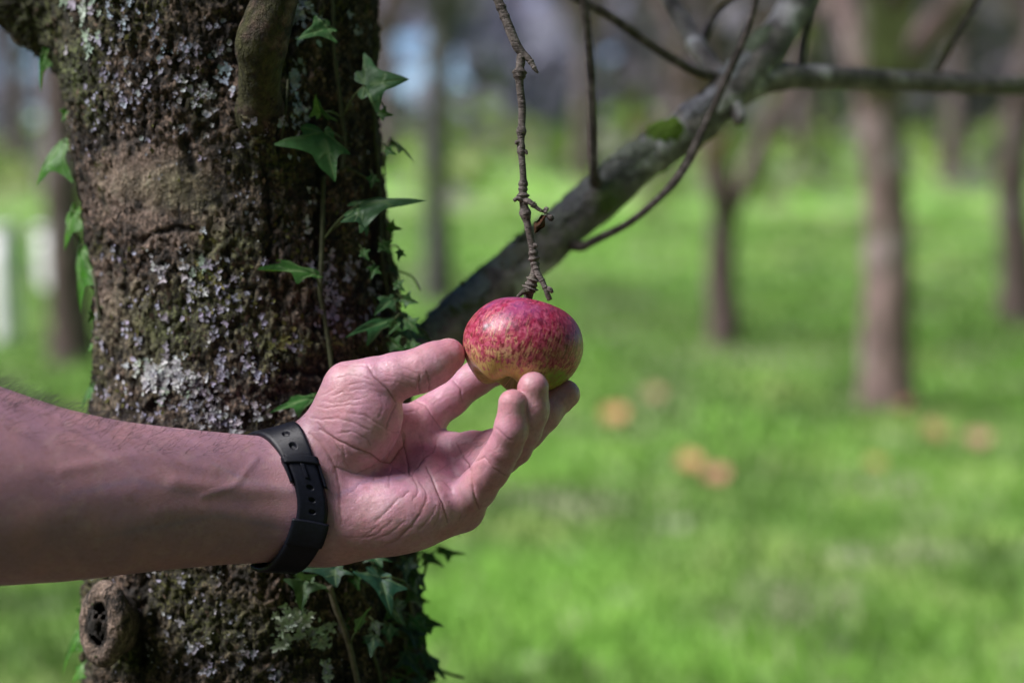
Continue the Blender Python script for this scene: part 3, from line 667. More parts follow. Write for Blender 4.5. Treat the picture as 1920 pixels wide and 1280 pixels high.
# ================================================================== THE APPLE TREE
_tr = [(-2600, -60, 560), (-1500, 60, 640), (-500, 130, 700), (0, 126, 705), (150, 124, 706), (250, 137, 708), (350, 153, 716), (450, 176, 728), (550, 190, 745), (650, 189, 765), (750, 184, 775), (900, 176, 782), (1100, 168, 790), (1280, 168, 806), (1700, 150, 830), (2600, 120, 860), (3600, 60, 940)]
def trz(y): return -140 + .03 * y
_rows = []
for y, a, b in _tr:
    zz = -140.0
    for _ in range(3): zz = trz(C(0, y, zz)[1])
    u, v = C(a, y, zz), C(b, y, zz); _rows.append((u[1], (u[0] + v[0]) / 2, (v[0] - u[0]) / 2 * .985))
_rows = np.array(_rows)[::-1]; _ty = np.linspace(_rows[0, 0], _rows[-1, 0], 400)
_tx, _trd = [np.convolve(np.pad(np.interp(_ty, _rows[:, 0], _rows[:, i]), 10, mode='edge'), np.hanning(21) / np.hanning(21).sum(), 'valid') for i in (1, 2)]
LIMB = CL([(360, 300, -150), (250, 125, -142), (132, 22, -138), (58, -34, -134), (-90, -150, -130), (-400, -380, -120)]); LIMB_R = np.array([48, 34, 30, 29, 28, 24.])
STUB = CL([(492, 250, -84), (488, 172, -44), (492, 90, -26), (513, 10, -20), (532, -80, -16), (580, -260, -10)]); STUB_R = np.array([13.5, 12.2, 12.8, 13.0, 12, 10.])
KN_C = C(196, 1169, -52); KN_N = np.array([-.62, .06, .78]); KN_N /= np.linalg.norm(KN_N)
KN_U = np.array([0.05, 1, 0.]); KN_U -= KN_N * (KN_U @ KN_N); KN_U /= np.linalg.norm(KN_U); KN_S = np.cross(KN_U, KN_N)
def trunk(p):
    y = p[:, 1]; r = np.interp(y, _ty, _trd); x = p[:, 0] - np.interp(y, _ty, _tx); z = p[:, 2] - trz(y)
    th = np.arctan2(z, x); r = r * (1 + .025 * np.sin(3 * th + y * .006) + .018 * np.sin(5 * th + 1.3 - y * .004) * np.clip(1 - np.abs(np.abs(x) / r - 1) * 0, 0, 1) * .6)
    d = np.sqrt(x * x + z * z) - r
    d = smin(d, chain(p, LIMB, LIMB_R, 12), 20)
    d = smin(d, cap(p, STUB[0], STUB[1], 16, 10.5), 14)
    d = smin(d, cap(p, C(490, 235, -60), C(497, 380, -88), 13.5, 7), 16)
    d = smin(d, cap(p, C(300, 1172, -118), KN_C - KN_N * 8, 20, 15.5), 8)
    q = p - KN_C; a = q @ KN_N; u = (q @ KN_U) / 1.27; s = q @ KN_S
    rr = np.sqrt(u * u + s * s); tor = np.sqrt((rr - 13.2) ** 2 + a * a * .8) - 4.9; d = smin(d, tor, 3)
    hole = np.sqrt(u * u + s * s + (a * 1.7) ** 2) - 9.6; d = -smin(-d, hole, 2)
    d = smin(d, ell(p, C(470, 330, -82), np.eye(3), np.array([26, 34, 14])), 16)      # swelling under the stub
    d = smin(d, cap(p, C(690, 1195, -100), C(800, 1265, -118), 9, 6), 8)              # ridge at the lower right
    return d
ys = np.concatenate([np.arange(-1260, -260, 22.), np.arange(-235, 215, 2.3), np.arange(222, 900, 16.)])
xs = np.concatenate([np.arange(-560, -290, 9.0), np.arange(-282, 5, 2.3), np.arange(12, 130, 12.)])
zs = np.concatenate([np.arange(-330, -160, 6.0), np.arange(-154, 2, 2.3)])
TV, TQ = nets(trunk, xs, ys, zs)
TV, _ = project(trunk, TV, 2); TV, TQ = subdiv(TV, TQ); TV, TN = project(trunk, TV, 1)
TP = toP(TV); vis = (np.abs(TV[:, 1]) < 260)
def msk(*L):                             # soft ellipses in the photograph's frame, on the near side
    m = np.zeros(len(TV))
    for x, y, a, b, s in L: m = np.maximum(m, s * np.exp(-(((TP[:, 0] - x) / a) ** 2 + ((TP[:, 1] - y) / b) ** 2) ** 1.5))
    return m * (TN[:, 2] > -.2)
nb = fbm(TV / np.array([9., 16, 9]), 5, 40); nf = fbm(TV / np.array([3., 4.5, 3]), 4, 44); nl = fbm(TV / 30, 3, 48)
rough = np.clip(1.0 - 1.0 * msk((300, 340, 140, 80, 1.), (270, 410, 100, 40, .8)), .15, 1)
ridge = 1 - np.abs(fbm(TV / np.array([8., 20, 8]), 4, 51))
crack = 1 - np.abs(fbm(TV / np.array([4.5, 11, 4.5]) + 1.2 * fbm(TV / 9, 2, 57)[:, None], 3, 55)); chip = sstep(.02, .16, nb) + .9 * sstep(.05, .18, nf)
bd = 1.6 * nl + rough * .78 * (1.9 * chip + 1.0 * nf - 3.2 * sstep(.90, 1.0, ridge) - 1.5 * sstep(.88, .99, crack)) - 1.2
cav = np.zeros(len(TV))
TR_C = [([(250, 455), (285, 437), (330, 428), (372, 430)], 4, 2.2), ([(345, 262), (352, 285), (360, 320)], 8, 3), ([(432, 180), (442, 240), (462, 268)], 8, 6), ([(535, 180), (542, 240), (530, 280)], 8, 5),
        ([(262, 1085), (266, 1150), (262, 1235)], 12, 9), ([(605, 300), (600, 400), (598, 520)], 9, 4), ([(690, 250), (700, 420), (715, 560)], 9, 4), ([(520, 690), (600, 700), (680, 690)], 5, 3), ([(500, 320), (508, 420), (500, 520)], 6, 2.5)]
for L, wd, dp in TR_C:
    L = np.array(L); m = (TP > L.min(0) - 5 * wd).all(1) & (TP < L.max(0) + 5 * wd).all(1) & (TN[:, 2] > 0)
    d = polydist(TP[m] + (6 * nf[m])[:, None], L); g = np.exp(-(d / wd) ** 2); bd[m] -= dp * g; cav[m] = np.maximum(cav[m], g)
q = TV - KN_C; kr = np.sqrt(((q @ KN_U) / 1.27) ** 2 + (q @ KN_S) ** 2); kin = (kr < 19) & (np.abs(q @ KN_N) < 14)
bd = np.where(kin, .16 * bd, bd); stubm = sstep(.4, 1., np.clip((17 - chain(TV, STUB[1:], STUB_R[1:], 4)) / 17, 0, 1)) * (chain(TV, STUB[1:], STUB_R[1:], 4) < 1.5)
TV2 = TV + TN * (bd * np.where(vis, 1, 2.))[:, None]
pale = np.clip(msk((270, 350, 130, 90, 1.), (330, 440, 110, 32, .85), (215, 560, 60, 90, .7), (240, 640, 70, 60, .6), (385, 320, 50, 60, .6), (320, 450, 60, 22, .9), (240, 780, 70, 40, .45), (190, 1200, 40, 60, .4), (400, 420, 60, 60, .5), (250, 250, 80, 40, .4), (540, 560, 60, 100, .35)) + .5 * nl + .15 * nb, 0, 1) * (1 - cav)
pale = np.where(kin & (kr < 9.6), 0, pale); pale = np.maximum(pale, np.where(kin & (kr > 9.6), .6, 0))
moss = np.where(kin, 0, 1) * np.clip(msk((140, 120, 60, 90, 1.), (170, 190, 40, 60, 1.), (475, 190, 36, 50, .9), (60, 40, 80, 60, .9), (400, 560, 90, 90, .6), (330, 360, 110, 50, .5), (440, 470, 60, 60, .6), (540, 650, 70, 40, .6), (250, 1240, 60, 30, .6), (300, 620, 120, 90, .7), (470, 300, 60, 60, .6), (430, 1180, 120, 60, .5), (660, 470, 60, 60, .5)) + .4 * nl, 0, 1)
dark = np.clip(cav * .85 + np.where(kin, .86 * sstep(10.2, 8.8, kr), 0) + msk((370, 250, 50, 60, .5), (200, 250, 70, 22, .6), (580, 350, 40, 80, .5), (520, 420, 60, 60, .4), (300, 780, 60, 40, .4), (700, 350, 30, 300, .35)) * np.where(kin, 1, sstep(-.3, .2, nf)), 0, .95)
BASE = toW(C(470, 2900, -150)); BASE[2] = 0
tree = empty('apple_tree', BASE); tag(tree, 'old apple tree with lichen on its thick trunk, close behind the forearm', 'tree')
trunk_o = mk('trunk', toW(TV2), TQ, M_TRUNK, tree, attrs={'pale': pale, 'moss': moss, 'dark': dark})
def ray_trunk(x, y, dz=0.0):             # point of the bark seen at a pixel of the photograph
    zz = np.linspace(0, -240, 500); P = np.array([C(x, y, q) for q in zz]); f = trunk(P); i = np.argmax(f < 0)
    return C(x, y, zz[i] + dz) if f.min() < 0 else C(x, y, -150 + dz)
# ---- lichen: thousands of tiny lobed thalli
FAC = np.nonzero(vis & (TN[:, 2] > -.35) & ~((TP[:, 0] > 436) & (TP[:, 0] < 548) & (TP[:, 1] < 215)))[0]; FP = TP[FAC]
lm = MB(); TONES = {'lav': (.44, .43, .54), 'pale': (.60, .60, .63), 'mint': (.44, .54, .43), 'blue': (.43, .51, .62), 'white': (.70, .72, .72), 'clump': (.62, .72, .57), 'olive': (.22, .22, .08), 'grey': (.28, .27, .29)}
def thallus(i, size, tone, cup=.35):
    n = TN[i]; b = TV2[i]; t = np.cross(n, RNG.normal(size=3)); t /= np.linalg.norm(t); s = np.cross(n, t); n2 = n + .35 * RNG.normal(size=3); n2 /= np.linalg.norm(n2)
    m = int(RNG.integers(7, 15)) if size < 2.2 else 26; th = np.linspace(0, 2 * np.pi, m, endpoint=False) + RNG.uniform(0, 6)
    r = size * (RNG.uniform(.45, 1.15, m) if size < 2.2 else np.clip(.72 + .34 * np.sin(th * 7 + RNG.uniform(0, 6)) * RNG.uniform(.4, 1, m) + .25 * np.sin(th * 3 + RNG.uniform(0, 6)) + .12 * RNG.normal(size=m), .25, 1.3)); el = RNG.uniform(.6, 1.)
    c0 = b + n * (.15 + .25 * size * RNG.uniform(0, 1)); V = [c0 - n * .1]
    for k in (.55, 1.0):
        for a, q in zip(th, r): V.append(c0 + (t * math.cos(a) + s * math.sin(a) * el) * q * k + n2 * (cup * q * k * k * RNG.uniform(.2, 1.3)) + n * .05)
    F = [(0, 1 + j, 1 + (j + 1) % m) for j in range(m)] + [(1 + j, 1 + m + j, 1 + m + (j + 1) % m, 1 + (j + 1) % m) for j in range(m)]
    c = np.array(TONES[tone]) * RNG.uniform(.65, 1.2) * RNG.uniform(.94, 1.06, 3)
    lm.add(toW(np.array(V)), F, ctone=np.clip(c, 0, .8))
CLUST = [(312, 700, 44, 20, 900, 'white', 1.5), (268, 690, 20, 12, 60, 'mint', 1.5), (325, 735, 22, 18, 40, 'mint', 1.7), (400, 740, 70, 55, 190, 'grey', 1.6), (440, 700, 50, 40, 60, 'lav', 1.5), (440, 785, 45, 32, 60, 'pale', 1.5), (475, 690, 40, 30, 30, 'pale', 1.4), (340, 520, 45, 40, 55, 'pale', 1.7), (365, 500, 22, 16, 18, 'mint', 2.6), (430, 580, 60, 45, 140, 'lav', 1.3),
         (215, 490, 28, 38, 55, 'lav', 1.5), (265, 630, 45, 45, 55, 'lav', 1.3), (300, 590, 40, 30, 30, 'lav', 1.3), (195, 690, 16, 90, 60, 'lav', 1.5), (185, 620, 14, 60, 25, 'pale', 1.5), (560, 130, 24, 80, 120, 'blue', 1.9), (545, 170, 20, 40, 40, 'pale', 1.7), (565, 20, 30, 30, 45, 'blue', 1.9), (650, 55, 14, 12, 14, 'blue', 1.9),
         (165, 15, 30, 26, 26, 'mint', 3.4), (165, 75, 32, 20, 22, 'mint', 2.8), (230, 10, 40, 30, 40, 'blue', 1.6), (290, 95, 30, 30, 40, 'blue', 1.5), (300, 130, 90, 90, 150, 'lav', 1.2), (420, 145, 40, 45, 75, 'pale', 1.5), (390, 75, 40, 40, 60, 'lav', 1.4), (215, 180, 40, 40, 75, 'lav', 1.4), (165, 240, 30, 30, 50, 'lav', 1.3), (450, 240, 45, 60, 45, 'lav', 1.3),
         (330, 260, 80, 60, 50, 'grey', 1.2), (640, 520, 45, 35, 85, 'lav', 1.9), (690, 560, 40, 35, 50, 'lav', 1.7), (625, 600, 26, 22, 30, 'lav', 1.8), (585, 400, 20, 30, 22, 'pale', 1.5), (550, 660, 40, 22, 30, 'olive', 2.6), (560, 640, 30, 20, 8, 'pale', 1.7), (720, 640, 40, 30, 45, 'lav', 1.6), (420, 540, 60, 40, 60, 'olive', 1.8), (400, 480, 60, 40, 40, 'olive', 1.6),
         (545, 1160, 22, 40, 80, 'clump', 3.0), (595, 1195, 24, 26, 60, 'clump', 2.6), (608, 1240, 12, 28, 26, 'clump', 2.2), (575, 1190, 26, 26, 20, 'lav', 1.7), (355, 1210, 20, 16, 14, 'lav', 1.9), (390, 1255, 16, 16, 12, 'lav', 1.7), (465, 1235, 10, 10, 8, 'lav', 2.2), (360, 1075, 60, 22, 40, 'grey', 1.4), (330, 1110, 60, 40, 26, 'lav', 1.2), (510, 1265, 30, 14, 20, 'lav', 1.6), (300, 1230, 60, 40, 26, 'lav', 1.1), (195, 1095, 30, 10, 14, 'pale', 1.6),
         (430, 1180, 110, 60, 60, 'grey', 1.0), (200, 330, 20, 60, 20, 'grey', 1.1), (660, 250, 40, 120, 30, 'grey', 1.2), (620, 450, 60, 60, 30, 'grey', 1.1), (300, 780, 80, 30, 60, 'lav', 1.1), (240, 740, 50, 50, 50, 'lav', 1.2), (500, 770, 40, 30, 24, 'pale', 1.3), (470, 380, 60, 60, 24, 'lav', 1.0)]
for x, y, a, b, nn, tone, sz in CLUST:
    e = ((FP[:, 0] - x) / a) ** 2 + ((FP[:, 1] - y) / b) ** 2
    pr = np.exp(-e * 1.1) * sstep(-.05, .3, fbm(TV[FAC] / 7, 2, 61)) * (e < 5)
    if pr.sum() <= 0: continue
    for i in RNG.choice(FAC, int(nn * .75), p=pr / pr.sum()):
        if kin[i]: continue
        thallus(i, sz * RNG.choice([.5, .8, 1.1, 1.5]), tone if RNG.random() < (.95 if tone in ('white', 'clump') else .75) else ('lav' if RNG.random() < .6 else 'pale'))
pr = (sstep(.0, .4, fbm(TV[FAC] / 18, 3, 66)) + .05) * rough[FAC]
for i in RNG.choice(FAC, 320, p=pr / pr.sum()): kin[i] or thallus(i, RNG.choice([.4, .55, .8, 1.0]), RNG.choice(['lav', 'grey', 'grey', 'olive', 'pale']))
for x, y, a, b, nn, tone in [(300, 700, 40, 18, 14, 'pale'), (345, 705, 20, 14, 8, 'pale'), (400, 740, 60, 50, 10, 'grey'), (560, 120, 22, 60, 14, 'blue'), (165, 20, 30, 24, 10, 'mint'), (640, 520, 40, 30, 9, 'lav'), (350, 515, 40, 24, 8, 'pale'), (430, 580, 50, 40, 8, 'lav'), (300, 110, 90, 80, 12, 'grey'), (440, 140, 30, 40, 8, 'blue'), (560, 1170, 34, 30, 12, 'clump'), (450, 780, 40, 30, 7, 'pale'), (380, 600, 150, 120, 14, 'grey'), (690, 560, 40, 50, 6, 'lav'), (400, 1200, 120, 50, 10, 'grey')]:
    e = ((FP[:, 0] - x) / a) ** 2 + ((FP[:, 1] - y) / b) ** 2; pr = np.exp(-e) * (e < 4)
    for i in RNG.choice(FAC, nn, p=pr / pr.sum()):
        if not kin[i]: thallus(i, RNG.uniform(1.9, 3.3), tone, .2)
tag(lm.build('lichen', M_LICHEN, tree), kind='stuff')
# loose bark scales and moss tufts
bm_ = MB()
for i in RNG.choice(FAC, 4200, p=(rough[FAC] * sstep(-.3, .3, nb[FAC]) + .02) / (rough[FAC] * sstep(-.3, .3, nb[FAC]) + .02).sum()):
    if kin[i]: continue
    n = TN[i]; t = np.array([0, 1., 0]) + .8 * RNG.normal(size=3); t -= n * (t @ n); t /= np.linalg.norm(t); s = np.cross(n, t); a, b2 = RNG.uniform(.8, 2.6), RNG.uniform(.5, 1.5); lift = RNG.uniform(.2, 1.5)
    b = TV2[i]; P = [b - t * a, b + s * b2 + n * lift * .5, b + t * a * .8 + n * lift, b - s * b2 + n * lift * .3]
    g = RNG.random(); c = (.10, .075, .055) if g < .45 else ((.19, .14, .105) if g < .62 else ((.035, .027, .02) if g < .85 else (.11, .11, .035)))
    bm_.add(toW(np.array(P)), [(0, 1, 2), (0, 2, 3)], ctone=np.array(c) * RNG.uniform(.7, 1.2))
tag(bm_.build('bark_scales', M_LICHEN, tree), kind='stuff')
# ---- limbs and twigs of the apple tree
def br(name, L, rad, n=60, seg=16, bump=.16, seed=0, rings=None, mat=None):
    v, f = tube(CL(L), rad, n, seg, bump, .25, seed, rings)
    return mk(name, toW(v), f, mat or M_BRANCH, tree)
def ringf(seed, k, amp):
    g = np.random.default_rng(seed); cs = g.uniform(.02, .98, k); ws = g.uniform(.004, .010, k); am = g.uniform(.25, 1, k) * amp
    return lambda t: 1 + sum(a * np.exp(-((t - c) / w_) ** 2) for c, w_, a in zip(cs, ws, am))
limb = br('limb', [(560, 800, -165), (700, 730, -165), (830, 628, -172), (900, 565, -178), (1050, 437, -190), (1200, 305, -205), (1290, 245, -215), (1375, 165, -225), (1440, 95, -240), (1500, 0, -260), (1560, -120, -290), (1640, -420, -330)], [16, 14.5, 14.2, 14.2, 13.6, 13.2, 13.2, 13.8, 12.2, 10.5, 9.5, 6], 190, 30, .22, 3, ringf(91, 16, .10))
br('limb', [(1375, 175, -225), (1440, 148, -235), (1540, 145, -255), (1700, 152, -290), (1930, 160, -330), (2250, 130, -380), (2600, 60, -430)], [11, 9.2, 7.6, 7.2, 6.8, 5.6, 3], 80, 16, .16, 4)
br('limb', [(1365, 165, -226), (1330, 120, -240), (1290, 60, -270), (1250, -10, -300), (1180, -160, -360)], [7, 6.2, 6.0, 5.6, 4], 40, 12, .16, 5, None, M_PALE)
br('twig', [(1345, 146, -222), (1290, 128, -205), (1200, 70, -190), (1130, 22, -180), (1060, -15, -175), (900, -120, -170)], [3.2, 3.0, 3.0, 2.8, 2.6, 2], 40, 10, .1, 6, None, M_TWIG)
br('twig', [(1118, 345, -185), (1114, 320, -178), (1112, 230, -170), (1106, 110, -160), (1094, 0, -150), (1070, -160, -140)], [4.6, 3.0, 2.9, 2.7, 2.6, 2], 50, 10, .12, 7, None, M_TWIG)
br('twig', [(1052, 446, -192), (1085, 462, -180), (1120, 448, -168), (1190, 410, -155), (1270, 335, -150), (1320, 240, -150), (1365, 140, -150), (1405, 45, -150), (1430, -60, -150), (1470, -240, -150)], [4.0, 3.2, 2.4, 2.3, 2.5, 2.5, 2.4, 2.3, 2.0, 1.5], 70, 10, .14, 8, None, M_TWIG)
br('twig', [(1312, 95, -255), (1330, 50, -262), (1350, 20, -268), (1400, -20, -275)], [2.8, 2.6, 2.4, 2], 20, 8, .14, 9, None, M_TWIG)
br('twig', [(1750, 148, -300), (1775, 100, -296), (1800, 55, -292), (1838, -10, -288), (1900, -140, -280)], [2.8, 2.5, 2.4, 2.2, 1.6], 26, 8, .12, 10, None, M_TWIG)
br('twig', [(1500, 140, -245), (1508, 80, -250), (1525, 0, -258), (1540, -120, -270)], [2.6, 2.3, 2.2, 1.6], 26, 8, .12, 11, None, M_TWIG)
br('spur', [(1372, 190, -218), (1384, 215, -214), (1386, 233, -212)], [6, 5, 3.2], 12, 12, .2, 12)
br('spur', [(880, 550, -178), (872, 538, -172), (866, 528, -170)], [3, 2.2, 1.2], 10, 8, .2, 13)
br('spur', [(985, 480, -186), (975, 452, -184), (970, 440, -184)], [4.5, 3.4, 2], 10, 8, .2, 14)
mz = MB()                                # moss cushion and lichen crust on the limb
for x, y, rx, ry, nn, c in [(1263, 247, 22, 16, 300, (.24, .40, .07)), (905, 540, 45, 26, 380, (.40, .50, .50)), (850, 600, 30, 26, 260, (.36, .45, .40)), (985, 480, 30, 16, 90, (.34, .36, .28)), (1085, 385, 22, 16, 90, (.38, .38, .40)), (1180, 320, 30, 14, 110, (.34, .35, .33)), (1020, 420, 20, 14, 60, (.22, .26, .16)), (1440, 80, 16, 22, 60, (.28, .34, .24)), (1330, 200, 26, 16, 90, (.46, .46, .52)), (950, 500, 40, 24, 160, (.34, .40, .36)), (1120, 350, 40, 18, 150, (.46, .47, .46)), (1210, 285, 40, 16, 130, (.42, .46, .38)), (1040, 400, 50, 18, 150, (.40, .42, .38)), (1400, 130, 26, 20, 80, (.40, .42, .44))]:
    for _ in range(nn):
        p = np.array([x, y]) + RNG.normal(size=2) * (rx, ry) * .6
        LL = np.array([(830, 628, -172), (900, 565, -178), (1050, 437, -190), (1200, 305, -205), (1290, 245, -215), (1375, 165, -225), (1440, 95, -240), (1500, 0, -260)], float)
        k = np.argmin(np.abs(LL[:, 0] - p[0])); k = min(max(k, 0), len(LL) - 2)
        if p[0] < LL[k, 0] and k > 0: k -= 1
        f = np.clip((p[0] - LL[k, 0]) / (LL[k + 1, 0] - LL[k, 0]), 0, 1); cc = LL[k] + f * (LL[k + 1] - LL[k]); ctr = C(*cc)
        off = (p - cc[:2]) * .28; rr = 13.8; perp = np.clip(off[1], -13.2, 13.2); nrm = np.array([-.45, -perp / rr, math.sqrt(max(.02, 1 - (perp / rr) ** 2))]); nrm /= np.linalg.norm(nrm)
        b = ctr + np.array([off[0] * .3, 0, 0]) + nrm * (rr + 1.0); t = np.cross(nrm, RNG.normal(size=3)); t /= np.linalg.norm(t); s = np.cross(nrm, t); sz = RNG.uniform(1.4, 4.2); m = 8; th = np.linspace(0, 6.283, m, endpoint=False)
        Vv = [b + nrm * 1.2] + [b + (t * math.cos(a) + s * math.sin(a)) * sz * RNG.uniform(.6, 1.1) + nrm * RNG.uniform(-.3, 1.6) for a in th]
        mz.add(toW(np.array(Vv)), [(0, 1 + j, 1 + (j + 1) % m) for j in range(m)], ctone=np.array(c) * RNG.uniform(.7, 1.2))
tag(mz.build('lichen', M_LICHEN, limb), kind='stuff')
br('limb', [(500, 345, -112), (496, 285, -86), (489, 215, -56), (486, 165, -42), (488, 120, -33), (490, 85, -27), (505, 40, -22), (518, 0, -19), (532, -80, -16), (580, -260, -10), (640, -520, -20)], [17, 15, 12.6, 10.8, 11.2, 12.4, 11.8, 12.0, 11.5, 10, 6], 170, 30, .34, 41, None, M_STUB)
# ---- the hanging twig that carries the apple
hang = br('fruiting_twig', [(978, 98, 0), (974, 150, 1), (979, 205, 1), (977, 270, 2), (981, 330, 2), (981, 375, 2), (990, 425, 1), (999, 470, 0), (1003, 505, -1), (997, 530, -2), (991, 552, -3), (988, 580, -4)], [2.1, 2.0, 1.9, 1.75, 1.7, 2.1, 1.8, 1.8, 2.2, 2.6, 2.4, 1.6], 260, 14, .10, 21, ringf(5, 34, .42), M_TWIG)
br('twig', [(700, -560, -60), (800, -300, -30), (880, -120, -12), (925, -20, -4), (950, 40, -1), (970, 88, 0), (992, 112, 1), (1003, 130, 2), (1009, 137, 2)], [4.5, 3.6, 2.8, 2.3, 2.3, 2.4, 1.6, 1.0, .5], 150, 12, .14, 22, ringf(8, 12, .4), M_TWIG)
def sub(name, L, rad, n=24, seg=8, seed=0, amp=.5, k=6):
    v, f = tube(CL(L), rad, n, seg, .22, .3, seed, ringf(seed, k, amp)); return mk(name, toW(v), f, M_TWIG, hang)
sub('fruit_spur', [(1001, 490, 0), (1007, 510, 2), (1017, 528, 3), (1024, 545, 4), (1031, 562, 3)], [1.5, 1.6, 1.4, 1.3, 1.2], 60, 10, 31, .45, 9)
sub('fruit_spur', [(982, 374, 3), (995, 380, 5), (1008, 391, 6), (1017, 396, 6), (1024, 400, 6)], [1.6, 1.3, 1.0, .7, .5], 40, 8, 32, .8, 9)
sub('bud', [(980, 376, 3), (971, 372, 4), (964, 376, 5)], [1.5, 1.2, 1.0], 12, 8, 33)
sub('bud', [(977, 268, 2), (970, 266, 3), (967, 271, 3)], [1.3, 1.1, .7], 12, 8, 34)
sub('bud', [(979, 285, 2), (986, 284, 3), (988, 290, 3)], [1.1, .9, .5], 12, 8, 35)
sub('bud', [(992, 545, 0), (980, 548, 1), (970, 557, 2)], [1.6, 1.2, .8], 16, 8, 36)
sub('bud', [(1001, 459, 1), (1005, 461, 2), (1007, 464, 2)], [1.2, 1.0, .6], 10, 8, 37)
sub('bud', [(1026, 540, 4), (1032, 543, 5), (1036, 549, 5)], [1.1, 1.2, .7], 14, 8, 38, .8)
sub('bud', [(1020, 396, 6), (1025, 391, 6), (1023, 399, 7)], [1.0, 1.1, .6], 12, 8, 39, .8)
sub('bud', [(1024, 402, 6), (1033, 409, 6), (1037, 413, 6)], [.8, 1.6, .8], 16, 8, 40, .7)
dl = MB(); g = np.random.default_rng(3)      # the shrivelled brown leaf
nx, ny = 12, 9; Vd = []
for i in range(nx):
    for j in range(ny):
        u, v_ = i / (nx - 1), j / (ny - 1) - .5; ww = 17 * math.sin(math.pi * min(1, .12 + u * .86)) ** .7 * (1 + .25 * math.sin(9 * u + 3)); bx = 1020 - 17 * u + v_ * ww; by = 404 + 33 * u + v_ * ww * .35
        Vd.append(C(bx + g.normal() * .9, by + g.normal() * .9, 6 + 2.4 * math.sin(7 * v_ + 3 * u) + g.normal() * .5))
dl.add(toW(np.array(Vd)), [(i * ny + j, (i + 1) * ny + j, (i + 1) * ny + j + 1, i * ny + j + 1) for i in range(nx - 1) for j in range(ny - 1)], ctone=(.085, .035, .016))
dl.build('dried_leaf', m_attr('dried_leaf', .8, .2, 500, .6, .1, .0012), hang)
# ---- the crown above: limbs with twigs, leaves added densely to shade the hand
cg = np.random.default_rng(17); crown = MB()
def leafq(c, s):
    u = cg.normal(size=3); u /= np.linalg.norm(u); v_ = np.cross(u, cg.normal(size=3)); v_ /= np.linalg.norm(v_); n_ = np.cross(u, v_)
    crown.add(np.array([c - u * s, c - u * .3 * s + v_ * .42 * s, c + u * .5 * s + v_ * .36 * s, c + u * s, c + u * .5 * s - v_ * .36 * s + n_ * .1 * s, c - u * .3 * s - v_ * .42 * s + n_ * .1 * s]), [(0, 1, 2, 3), (0, 3, 4, 5)], ctone=np.array([(.07, .11, .02), (.10, .11, .025), (.16, .11, .03), (.06, .09, .02)][cg.integers(4)]) * cg.uniform(.8, 1.2))
HEAD = toW(np.array([float(np.interp(760, _ty, _tx)), 760, trz(760)]))
for k in range(9):
    a = 2 * math.pi * k / 9 + cg.uniform(-.3, .3); L = cg.uniform(1.2, 1.9); el_ = cg.uniform(.25, .9)
    d = np.array([math.cos(a) * math.cos(el_), math.sin(a) * math.cos(el_), math.sin(el_)]); q = [HEAD - (0, 0, .25), HEAD + d * .25 * L + (0, 0, .06), HEAD + d * .6 * L + cg.normal(size=3) * .08, HEAD + d * L + cg.normal(size=3) * .12]
    v, f = tube(np.array(q), [.045, .034, .022, .008], 26, 9, .15, .3, k); mk('limb', v, f, M_BRANCH, tree)
    for _ in range(15):
        s = cg.uniform(.3, 1.0); i = min(2, int(s * 3)); p = q[i] + (q[i + 1] - q[i]) * (s * 3 - i); e = p + (cg.normal(size=3) * (.3, .3, .22) + d * .25 + (0, 0, .08)); m = (p + e) / 2 + cg.normal(size=3) * .04
        if e[2] < 1.72 or m[2] < 1.62: continue
        v, f = tube(np.array([p, m, e]), [.008, .005, .002], 7, 5, .1, .3, 1, None, False); crown.add(v, f, ctone=(.07, .06, .055))
        for _ in range(NLEAF):
            c = p + (e - p) * cg.uniform(.2, 1.1) + cg.normal(size=3) * .07
            if c[2] > 1.62: leafq(c, cg.uniform(.028, .045))
crown.build('crown', M_CROWN, tree)
